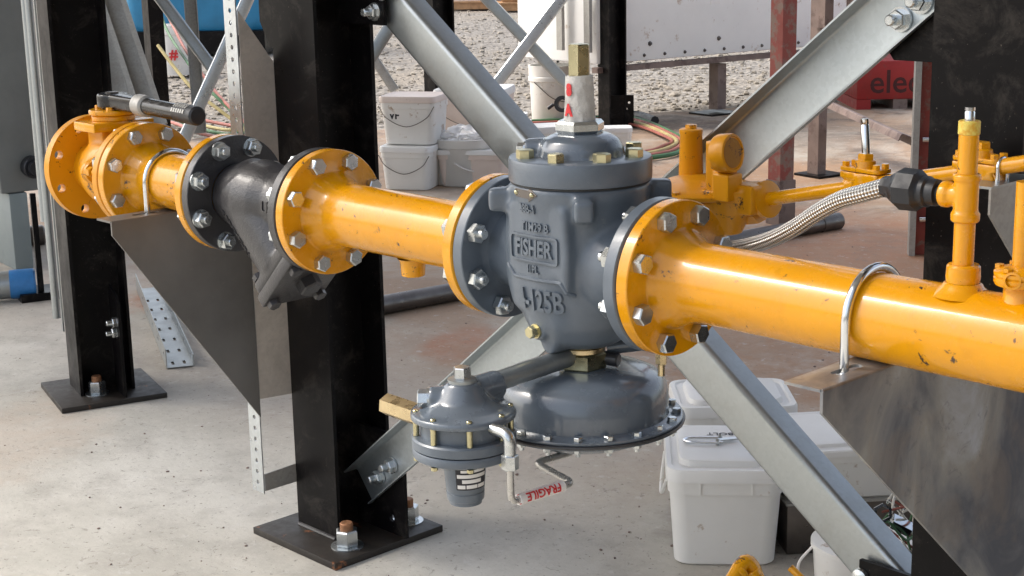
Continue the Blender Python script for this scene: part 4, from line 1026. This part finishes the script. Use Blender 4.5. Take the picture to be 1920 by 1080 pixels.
# long grey pipe lying behind the pipe line
a0, a1 = at(700, 575, z=.034), at(1572, 414, z=.034)
t = thing('steel_pipe', 'long dark steel pipe lying on the slab behind the black column and regulator', 'pipe', tuple((a0 + a1) / 2))
ad = (a1 - a0).normalized()
MB().cyl(a0 - ad * .3, a1, .034, 28).part('tube', 'dark_metal', t)
MB().cyl(a1 - ad * .12, a1 + ad * .003, .0375, 28, bev=.003).part('coupling', 'dark_metal', t)
b0, b1 = at(1330, 462, z=.02), at(1470, 430, z=.02)
tag(MB().cyl(b0, b1, .018, 16).part('steel_pipe', 'dark_metal'), 'short thin dark pipe lying behind the braided hose', 'pipe')
# big conduit with blue tape at left
a0, a1 = at(-60, 540, z=.06), at(66, 530, z=.06); ad = (a1 - a0).normalized()
t = thing('steel_pipe', 'fat galvanised pipe with a blue taped end at the left edge', 'pipe', tuple(a1))
MB().cyl(a0, a1 - ad * .01, .052, 32).part('tube', 'galvanised', t); MB().lathe([(.054, 0), (.055, .01), (.055, .085), (.050, .092), (0, .092)], a1 - ad * .09, ad, 32).part('tape', 'blue_tape', t)
a0, a1 = at(40, 444, z=.04), at(84, 440, z=.04); ad = (a1 - a0).normalized()
tag(MB().cyl(a0 - ad * .2, a1, .045, 24, bev=.008).part('steel_pipe', 'dark_metal'), 'dark pipe end lying behind the grey cabinet pedestal', 'pipe')

# small far base plate at the left
fp = at(80, 556, z=0)
t = thing('steel_column', 'thin black post on a small base plate far left behind the conduits', 'column', (fp.x, fp.y, 0), R(-16.3))
MB().box(-.075, .075, -.09, .09, 0, .03).part('base_plate', 'black_steel', t, local=True)
MB().box(.028, .046, -.02, .0, .0301, .40).part('post', 'black_steel', t, local=True)
# grey electrical cabinet, left edge
cf = at(30, 508, z=0)
t = thing('cabinet', 'grey steel electrical cabinet on a pedestal at the left edge', 'cabinet', (cf.x, cf.y, 0), R(-16.3 + 8))
zs = at(16, 365, Z=6.25).z
MB().box(-.8, 0, 0, .075, .0, zs - .003).bevel(.006).part('pedestal', 'light_cabinet', t, local=True)
MB().box(-.82, .0, -.03, .14, zs, 2.3).bevel(.008).part('housing', 'grey_cabinet', t, local=True)
MB().cyl((0, .10, zs + .10), (.05, .10, zs + .10), .045, 20, bev=.004).cyl((.05, .10, zs + .10), (.08, .10, zs + .10), .03, 20).part('cable_gland', 'black_plastic', t, local=True)
MB().box(-.815, .003, -.034, .143, 1.345, 1.42).part('red_band', 'red_paint', t, local=True)
MB().tube(smooth([V((-.3, -.04, 1.27)), V((0, -.045, 1.28)), V((.02, -.04, 1.33)), V((.03, 0, 1.5))], 6), .006, 8).part('cable', 'cable_red', t, local=True)

# ------------------------------------------------------------------ steelwork in the background, left
SK = R(-16.3)
nC = (CAMP - at(300, 120, Z=6)).normalized(); nC.z = 0
def bar(name, label, a, b_, w, d, mat, cat, n=None, group=None, **k):
    lo_, hi_ = (a, b_) if a.z < b_.z else (b_, a)
    if hi_.z > 1.05 and CAMP.z - hi_.z < .42: hi_ = hi_ + (hi_ - lo_).normalized() * 1.1   # carry on up to the frame it is bolted to
    a, b_ = lo_, hi_
    return channel(name, label, a, b_, n or nC, w, d, .005, mat, cat, group=group, **k)
gb = 'struts behind the ball valve'
bar('strut', 'wide galvanised strut slanting down behind the black lever handle', at(205, -20, Z=6.2), at(292, 240, Z=6.2), .10, .05, 'galvanised_dull', 'strut', group=gb, lip=.02)
bar('strut', 'second dull galvanised strut slanting down beside the left black column', at(180, -10, Z=6.5), at(238, 240, Z=6.5), .09, .05, 'galvanised_dull', 'strut', group=gb)
q = at(292, 262, z=0); t = thing('steel_column', 'dark grey steel post standing behind the lever handle grip', 'column', (q.x, q.y, 0), R(-16.3))
s = ppm(q); ww = 34 / s
MB().box(-ww * .6, ww * .4, 0, ww * .8, 0, 3.4).part('post', 'dark_post' if 0 else 'black_steel', t, local=True)
MB().box(-ww * 1.6, -ww * .65, .02, ww * .8, .3, 3.4).part('stiffener', 'black_steel', t, local=True)
MB().box(-ww * .9, ww * .9, -ww * .5, ww * 1.1, 0, .015).part('base_plate', 'black_steel', t, local=True)
gb = 'galvanised cross bracing at the left'
bar('strut', 'galvanised strut falling to the right in the cross bracing left of the perforated strut', at(288, -20, Z=7), at(398, 128, Z=7), .055, .035, 'galvanised', 'strut', group=gb, n=-nC)
bar('strut', 'bright galvanised strut rising behind the lever tip and the perforated strut', at(328, 300, Z=6.9), at(478, -30, Z=6.9), .055, .035, 'galvanised_bright', 'strut', group=gb, n=-nC)
bar('strut', 'plain upright galvanised strut behind the cross bracing', at(355, -20, Z=7.3), at(375, 250, Z=7.3), .06, .03, 'galvanised_dull', 'strut', group=gb)

# far black columns in the middle
def far_post(label, ul, ur, vb, gus=None):
    q = at((ul + ur) / 2, vb, z=0); w = (ur - ul) / ppm(q)
    t = thing('steel_column', label, 'column', (q.x, q.y, 0), R(-10))
    h = 3.6; a = w * .62; b = MB(); b.box(-a / 2, a / 2, -.02, -.008, .015, h); b.box(-a / 2, a / 2, a - .012, a, .015, h); b.box(-.005, .005, -.008, a - .012, .015, h)
    b.part('section', 'black_steel', t, local=True)
    MB().box(-a * .9, a * .9, -a * .5, a * 1.4, 0, .015).part('base_plate', 'black_steel', t, local=True)
    if gus:
        c = at(1174, 212, Z=q and -(CM.transposed() @ (q - CAMP)).z); me = plate([(-.16, -.12), (.05, -.12), (.05, .12), (-.16, .12)], [circ(.02, .07, .008), circ(.02, -.08, .008), circ(0, .03, .008), circ(-.02, -.08, .008)], .008)
        MB().add(me, frame(c, cr, Zx)).part('gusset', 'black_steel', t)
    return t
far_post('black steel column far back beside the taped regulator stem', 1109, 1165, 240, True)
far_post('black steel column far back right behind the falling brace top', 782, 846, 262)
gb = 'galvanised cross bracing in the back'
n2 = -camf
bar('strut', 'bright strut rising to the right in the far cross bracing above the regulator', at(895, 205, Z=10.2), at(1075, -30, Z=10.2), .075, .05, 'galvanised_bright', 'strut', group=gb, n=-n2)
bar('strut', 'pale strut falling to the right behind the taped regulator stem', at(895, -20, Z=10.35), at(1070, 165, Z=10.35), .075, .05, 'galvanised', 'strut', group=gb, n=-n2)
bar('strut', 'short strut piece rising from behind the middle column, upper centre', at(690, 115, Z=6), at(740, 35, Z=6), .05, .03, 'galvanised', 'strut', group=gb, n=-n2)
bar('strut', 'dull strut lying low between the middle column and the pails', at(690, 95, Z=10), at(740, 170, Z=10), .06, .03, 'galvanised_dull', 'strut', group=gb, n=-n2)
tag(MB().tube([at(1045, 20, Z=11), at(1046, 118, Z=11)], .010, 8).part('cable', 'black_plastic'), 'black cable end hanging down above the round white bucket', 'cable')

# ------------------------------------------------------------------ white panelled duct on legs, far right
be = V((math.cos(R(81.3)), math.sin(R(81.3)), 0)); bn = V((be.y, -be.x, 0))   # along / towards viewer
lg = at(1350, 214, z=0)
zb = at(1335, 113, y=None, Z=-(CM.transposed() @ (lg - CAMP)).z).z
t = thing('duct', 'white painted panel duct with dark bolt heads, standing on steel legs at upper right', 'duct', (lg.x, lg.y, 0))
def pxx(p):
    q_ = CM.transposed() @ (p - CAMP); return 960 + F * q_.x / -q_.z
o = lg.copy()
while pxx(o) > 1122: o = o - be * .01
Ld = 4.2
MB().obox(o + be * Ld / 2 - bn * .45 + V((0, 0, zb + .6)), be * Ld / 2, bn * .45, Zx * .55).bevel(.01).part('panel', 'white_panel', t)
MB().obox(o + be * (Ld / 2 - .02) + bn * .0 + V((0, 0, zb + .012)), be * Ld / 2, bn * .03, Zx * .018).part('bottom_beam', 'brown_steel', t)
for sx_ in (0.12, 1.75, 3.2):
    for k in range(9):
        p = o + be * sx_ + bn * .002 + V((0, 0, zb + .10 + .12 * k)); MB().lathe([(.016, 0), (.010, .01), (0, .02)], p, bn, 6).part('bolt', 'dark_metal', t)
for k in range(22):
    p = o + be * (.22 + .18 * k) + bn * .002 + V((0, 0, zb + .085)); MB().lathe([(.013, 0), (.008, .01), (0, .018)], p, bn, 6).part('bolt', 'dark_metal', t)
for k in range(6):
    for j in range(2):
        p = o + be * (.45 + .62 * k + .1 * j) + bn * .002 + V((0, 0, zb + .16 + .62 * j)); MB().lathe([(.018, 0), (.012, .01), (0, .024)], p, bn, 6).part('bolt', 'dark_metal', t)
for k in range(2): MB().obox(o - be * (.05) + bn * (-.03 - .3 * k) + V((0, 0, zb + .55)), be * .012, bn * .03, Zx * .42).part('end_flange', 'galvanised_dull', t)
MB().obox(lg + be * .02 - bn * .05 + V((0, 0, zb / 2 + .006)), be * .04, bn * .045, Zx * (zb / 2 - .026)).part('leg', 'brown_steel', t)
MB().obox(lg - bn * .05 + V((0, 0, .006)), be * .14, bn * .12, Zx * .006).part('foot_plate', 'black_steel', t)
MB().box(lg.x - 3, lg.x - 2.9, lg.y, lg.y + .1, 0, zb).part('leg', 'brown_steel', t)
fr_ = at(1337, 0, Z=10.6); MB().obox(at(1341, 3, Z=10.55), be * .04, bn * .003, Zx * .018).part('warning_label', 'white_label', t)

# brown steel leg with foot plate (middle right)
q = at(1524, 330, z=0); s = ppm(q)
t = thing('steel_column', 'brown steel leg on a foot plate seen under the bright brace', 'column', (q.x, q.y, 0), R(-10))
w = 30 / s
MB().box(-w * .5, w * .4, 0, w * .7, .012, 1.9).part('post', 'brown_steel', t, local=True)
MB().box(-.09, .10, -.05, .14, 0, .012).part('foot_plate', 'black_steel', t, local=True)
MB().prism([(0, .78), (.0, .95), (.10, 1.08), (.10, .78)], (0, .02, 0), X, Zx, .06).part('cleat', 'brown_steel', t, local=True)
MB().box(.16, .22, .05, .11, .75, 1.9).part('upright', 'brown_steel', t, local=True)
q = at(1450, 421, z=0); s = ppm(q); w = 40 / s
t = thing('steel_column', 'red oxide steel post standing behind the small yellow regulator pipe', 'column', (q.x, q.y, 0), R(-14))
MB().box(-w * .45, w * .42, 0, w * .8, .2, 2.6).part('post', 'red_oxide', t, local=True)
b = MB().box(-w * .5, w * .47, -.006, w * .9, .0, .2); b.part('foot', 'pink_steel' if 0 else 'brown_steel', t, local=True)
# upright rack rail with rungs
q = at(1718, 480, z=0); s = ppm(q)
t = thing('rack_rail', 'red and grey upright rack rail with bright rung bolts beside the right black column', 'rail', (q.x, q.y, 0), R(40))
MB().box(-.03, -.006, 0, .05, 0, 1.02).part('front_rail', 'galvanised_dull', t, local=True)
MB().box(-.005, .045, .03, .036, 0, 1.02).part('web', 'red_oxide', t, local=True)
MB().box(.046, .056, -.005, .045, 0, 1.02).part('rear_rail', 'red_paint', t, local=True)
for z_ in (.15, .47, .79): MB().cyl((.006, -.0, z_), (.062, -.0, z_), .012, 12).part('rung', 'chrome', t, local=True)
# red crate with sprayed lettering
q = at(1606, 206, z=0); s = ppm(q)
t = thing('crate', 'red steel crate with dark sprayed lettering, on dark skids behind the bright brace', 'crate', (q.x, q.y, 0), R(47))
hc = 90 / s
MB().box(0, .62, 0, .7, .07, hc).bevel(.006).part('body', 'red_paint', t, local=True)
for x_ in (.0, .26, .52): MB().box(x_, x_ + .1, .005, .695, 0, .069).part('skid', 'brown_steel' if x_ == .26 else 'red_paint', t, local=True)
MB().add(text('elec', .23, .002, .002), Matrix.Translation((.27, -.0015, hc * .55)) @ Matrix.Rotation(R(90), 4, 'X')).part('lettering', 'spray_ink', t, local=True)
a, c = at(1558, 190, Z=9.2), at(1712, 258, Z=7.4)
bar('strut', 'dark steel angle slanting to the slab in front of the red crate', a, c, .12, .04, 'brown_steel', 'strut', n=-camf)

# blue tank and white bucket far left
q = at(370, 100, z=0); s = ppm(q)
t = thing('tank', 'blue plastic tank on a dark skid far behind the cross bracing', 'tank', (q.x, q.y, 0), R(40))
MB().loft([rr(1.5, 1.1, .2, .25, .0, .5), rr(1.6, 1.2, .22, .35, 0, .5), rr(1.6, 1.2, .22, 1.5, 0, .5), rr(1.4, 1.0, .2, 1.62, 0, .5)]).part('body', 'blue_plastic', t, local=True)
MB().box(-.8, .8, -.1, 1.1, 0, .245).part('skid', 'black_steel', t, local=True)
q = at(335, 139, z=0); s = ppm(q); hb = 92 / s; rbk = 33 / s
t = thing('bucket', 'white bucket with a small red mark, far left in front of the blue tank', 'bucket', (q.x, q.y, 0))
MB().lathe([(rbk * .88, 0), (rbk * .9, .01), (rbk, hb * .8), (rbk * 1.06, hb * .82), (rbk * 1.06, hb), (rbk * .9, hb), (rbk * .8, .05), (0, .05)], (0, 0, 0), Zx, 36).part('body', 'white_plastic', t, local=True)
MB().add(text('#', .13, .002, .004), frame(-bk * rbk * 1.02 + V((0, 0, hb * .42)), cr, Zx)).part('marking', 'red_ink', t, local=True)

# hoses and cables
def cable(label, pts, r, mat, cat='cable', group=None): return tag(MB().tube(smooth(pts, 8), r, 8).part('cable', mat), label, cat, group)
gc = 'cables left of the perforated strut'
cable('green cable sagging across the far white bucket at the left', [at(296, 0, Z=11), at(310, 50, Z=10.6), at(340, 100, Z=10.2), at(385, 160, Z=9.6), at(440, 215, Z=9.4), at(520, 300, Z=9)], .010, 'cable_green', group=gc)
cable('dark red cable sagging across the far white bucket at the left', [at(300, 0, Z=10.9), at(330, 60, Z=10.5), at(352, 100, Z=10.2), at(395, 160, Z=9.8), at(430, 200, Z=9.4), at(520, 290, Z=9)], .010, 'cable_red', group=gc)
cable('yellow cable hanging in front of the far white bucket at the left', [at(296, 85, Z=9.8), at(330, 130, Z=9.7), at(365, 170, Z=9.6), at(410, 205, Z=9.5), at(450, 235, Z=9.4), at(540, 300, Z=9)], .011, 'cable_yellow', group=gc)
gc = 'cables lying on the slab behind the lever'
for k, (m_, du, lab) in enumerate((('cable_yellow', 0, 'yellow cable lying on the slab behind the ball valve lever'), ('cable_green', 8, 'green cable lying on the slab behind the ball valve lever'), ('cable_red', 16, 'red cable lying on the slab behind the ball valve lever, nearest strand'), ('cable_red', -10, 'red cable lying on the slab behind the ball valve lever, farthest strand'))):
    cable(lab, [at(240, 195 + du, z=.015), at(320, 213 + du, z=.015), at(370, 232 + du, z=.03), at(420, 243 + du, z=.015), at(470, 246 + du * .6, z=.015), at(560, 262 + du, z=.015)], .012, m_, group=gc)
gc = 'coiled hoses by the far black column'
loops = [('red hose looping widest on the slab right of the far black column', 'cable_red', 0), ('yellow hose in the coil right of the far black column', 'cable_yellow', 9), ('green hose in the coil right of the far black column', 'cable_green', -8), ('thin pink hose innermost in the coil by the far black column', 'cable_red', 18)]
for lab, m_, dv_ in loops:
    k = dv_ * .5
    cable(lab, [at(985, 232 + k, z=.02), at(1080, 228 + k, z=.02), at(1150, 222 + k, z=.02), at(1200, 228 + k, z=.02), at(1250, 248 + k, z=.03), at(1278 - dv_, 266, z=.02), at(1262 - dv_, 282 - k, z=.02), at(1215, 292 - k, z=.02), at(1150, 298 - k, z=.02), at(1060, 302 - k, z=.02)], .014 if dv_ != 18 else .010, m_, 'hose', gc)
cable('short dark hose end lying beside the coil by the far black column', [at(1180, 214, z=.02), at(1205, 218, z=.02), at(1228, 226, z=.03)], .03, 'black_plastic', 'hose')
# pallets and bags far away
gp = 'pallets at the far edge of the gravel'
for i, (u_, v_, lab) in enumerate(((905, 14, 'weathered pallet with pale sacks at the top edge, leftmost in the yard'), (1000, 16, 'timber pallet stack at the top edge of the photo, in the middle of the yard'), (1075, 22, 'timber pallet with white sheet at the top edge, rightmost in the yard'))):
    q = at(u_, v_, z=0); t = thing('pallet', lab, 'pallet', (q.x, q.y, 0), R(40 + 8 * i), gp)
    for k in range(3): MB().box(-.6, .6, -.5 + .45 * k, -.4 + .45 * k, 0, .10).part('bearer', 'wood', t, local=True)
    for k in range(6): MB().box(-.6, .6, -.52 + .18 * k, -.38 + .18 * k, .1005, .125).part('board', 'wood', t, local=True)
    b = MB(); b.loft([rr(1.0, .8, .1, .126), rr(1.08, .86, .12, .2), rr(1.0, .8, .15, .5), rr(.7, .5, .15, .6)]); b.part('sack', 'white_label' if i != 1 else 'wood', t, local=True)
q = at(1010, 28, z=0); b = MB(); bmesh.ops.create_icosphere(b.bm, subdivisions=3, radius=.3)
for vv in b.bm.verts: vv.co = V((q.x, q.y, 0)) + V((vv.co.x, vv.co.y, max(-.02, vv.co.z * .45))) + vv.co.normalized() * noise.noise(vv.co * 7) * .05
tag(b.part('sheet', 'green_plastic'), 'crumpled green plastic sheet on the gravel far away', 'sheet')

# ------------------------------------------------------------------ ground
def sheet(name, poly, z, mat, thick=0):
    b = MB()
    if thick: b.prism(poly, (0, 0, z - thick), X, Y, thick)
    else: b.bm.faces.new(b.ring([V((x, y, z)) for x, y in poly]))
    o = b.part(name, mat); o['kind'] = 'structure'; return o
sheet('ground', [(-260, -260), (260, -260), (260, 260), (-260, 260)], -.03, 'gravel')
ed = [at(180, 270, z=0), at(330, 262, z=0), at(430, 255, z=0), at(700, 245, z=0), at(900, 232, z=0), at(1030, 224, z=0), at(1200, 212, z=0), at(1350, 206, z=0), at(1480, 196, z=0), at(1650, 186, z=0), at(1900, 176, z=0)]
poly = [(e_.x, e_.y) for e_ in ed]
jag = []
for (x0_, y0_), (x1_, y1_) in zip(poly, poly[1:]):
    for i in range(8):
        f_ = i / 8; n_ = noise.noise((x0_ + (x1_ - x0_) * f_) * V((3, 0, 0)) + V((0, i * 1.7, 0))) * .12; jag.append((x0_ + (x1_ - x0_) * f_ + n_, y0_ + (y1_ - y0_) * f_ - n_))
dA = (V((*poly[0], 0)) - V((*poly[1], 0))).normalized(); dB = (V((*poly[-1], 0)) - V((*poly[-2], 0))).normalized()
A0 = (poly[0][0] + dA.x * 10, poly[0][1] + dA.y * 10); B0 = (poly[-1][0] + dB.x * 12, poly[-1][1] + dB.y * 12)
sheet('slab', [A0, (-9, -12), (14, -12), (14, 14), B0, poly[-1]] + list(reversed(jag)), 0, 'concrete', .12)
# loose stones
b = MB(); ico = bmesh.new(); bmesh.ops.create_icosphere(ico, subdivisions=1, radius=1); iv = [v_.co.copy() for v_ in ico.verts]; ifc = [[v_.index for v_ in f.verts] for f in ico.faces]; ico.free()
verts, faces = [], []
def stone(p, r):
    k = len(verts); sc_ = V((random.uniform(.7, 1.3), random.uniform(.7, 1.3), random.uniform(.45, .9))) * r; rot = Matrix.Rotation(random.random() * 6.3, 3, 'Z')
    for c in iv: verts.append(p + rot @ V((c.x * sc_.x, c.y * sc_.y, c.z * sc_.z)) * random.uniform(.8, 1.15))
    faces.extend([[i + k for i in f] for f in ifc])
for _ in range(9000):
    u_ = random.uniform(-40, 1960); v_ = 1 + 245 * random.random() ** 1.0
    lim = 262 if u_ < 400 else 255 - (u_ - 400) * .055
    if v_ > lim: continue
    p = at(u_, v_, z=-.03); stone(p + V((0, 0, .004)), random.choice((.008, .010, .012, .016, .02, .034)) * random.uniform(.7, 1.15))
me = bpy.data.meshes.new('gravel_stones'); me.from_pydata(verts, [], faces); me.materials.append(MT['stone'])
o = bpy.data.objects.new('gravel_stones', me); COL.objects.link(o); o['kind'] = 'stuff'; o['label'] = 'loose grey gravel stones strewn over the far yard'; o['category'] = 'gravel'
verts, faces = [], []
for _ in range(420):
    u_ = random.uniform(-20, 1700); v_ = random.uniform(255, 1080); p = at(u_, v_, z=0.001); stone(p, random.choice((.0012, .0016, .0022, .003, .0045)) * random.uniform(.6, 1.1))
me = bpy.data.meshes.new('debris'); me.from_pydata(verts, [], faces); me.materials.append(MT['brown_steel'])
o = bpy.data.objects.new('debris', me); COL.objects.link(o); o['kind'] = 'stuff'; o['label'] = 'small dark crumbs of dirt scattered over the slab'; o['category'] = 'debris'

# ------------------------------------------------------------------ canopy over the slab (above the picture)
t = thing('canopy', 'plain steel canopy roof over the slab above the picture', 'roof', (2, 2, 4.2))
MB().box(-9.2, 8.2, -1.8, 2.9, 4.2, 4.3).part('roof', 'roof_sheet', t)
for (x_, y_) in ((7.7, -2.0), (7.7, 2.7)): MB().box(x_ - .08, x_ + .08, y_ - .08, y_ + .08, 0, 4.19).part('post', 'black_steel', t)
b = MB(); n_ = 60
b.prism([(-4.5 + 8 * i / n_, .04 * (i % 2)) for i in range(n_ + 1)] + [(3.5, -.06), (-4.5, -.06)], (5.4, 0, 4.19), Y, X, 4.19)
o = b.part('blocker', 'blocker_sheet'); tag(o, 'added unseen ribbed metal wall beyond the right edge of the photo', 'blocker')  # unseen, added to keep the sides facing right dark

# ------------------------------------------------------------------ light
EL, AZ = R(48), math.atan2(-.447, -.836)
sd = V((math.cos(AZ) * math.cos(EL), math.sin(AZ) * math.cos(EL), math.sin(EL)))
l = bpy.data.lights.new('sun', 'SUN'); l.energy = 1.6; l.angle = R(20); l.color = (1, .95, .87)
lo = bpy.data.objects.new('sun', l); COL.objects.link(lo); lo.rotation_euler = (-sd).to_track_quat('-Z', 'Y').to_euler(); lo.location = (0, 0, 8)
w = bpy.data.worlds.new('World'); sc.world = w; w.use_nodes = True
sky = w.node_tree.nodes.new('ShaderNodeTexSky'); sky.sky_type = 'NISHITA'; sky.sun_disc = False; sky.sun_elevation = EL
sky.sun_rotation = math.pi / 2 - AZ; sky.dust_density = 4; sky.air_density = 1; sky.ozone_density = 1
bg = w.node_tree.nodes['Background']; bg.inputs[1].default_value = .15
hs = w.node_tree.nodes.new('ShaderNodeHueSaturation'); hs.inputs['Saturation'].default_value = .6
w.node_tree.links.new(sky.outputs[0], hs.inputs['Color'])
mx = w.node_tree.nodes.new('ShaderNodeMix'); mx.data_type = 'RGBA'; mx.blend_type = 'MULTIPLY'; mx.inputs[0].default_value = 1; mx.inputs[7].default_value = (1, .99, .97, 1)
w.node_tree.links.new(hs.outputs[0], mx.inputs[6]); w.node_tree.links.new(mx.outputs[2], bg.inputs[0])
vs = sc.view_settings; vs.view_transform = 'Standard'; vs.look = 'None'; vs.exposure = 1.2; vs.gamma = 1
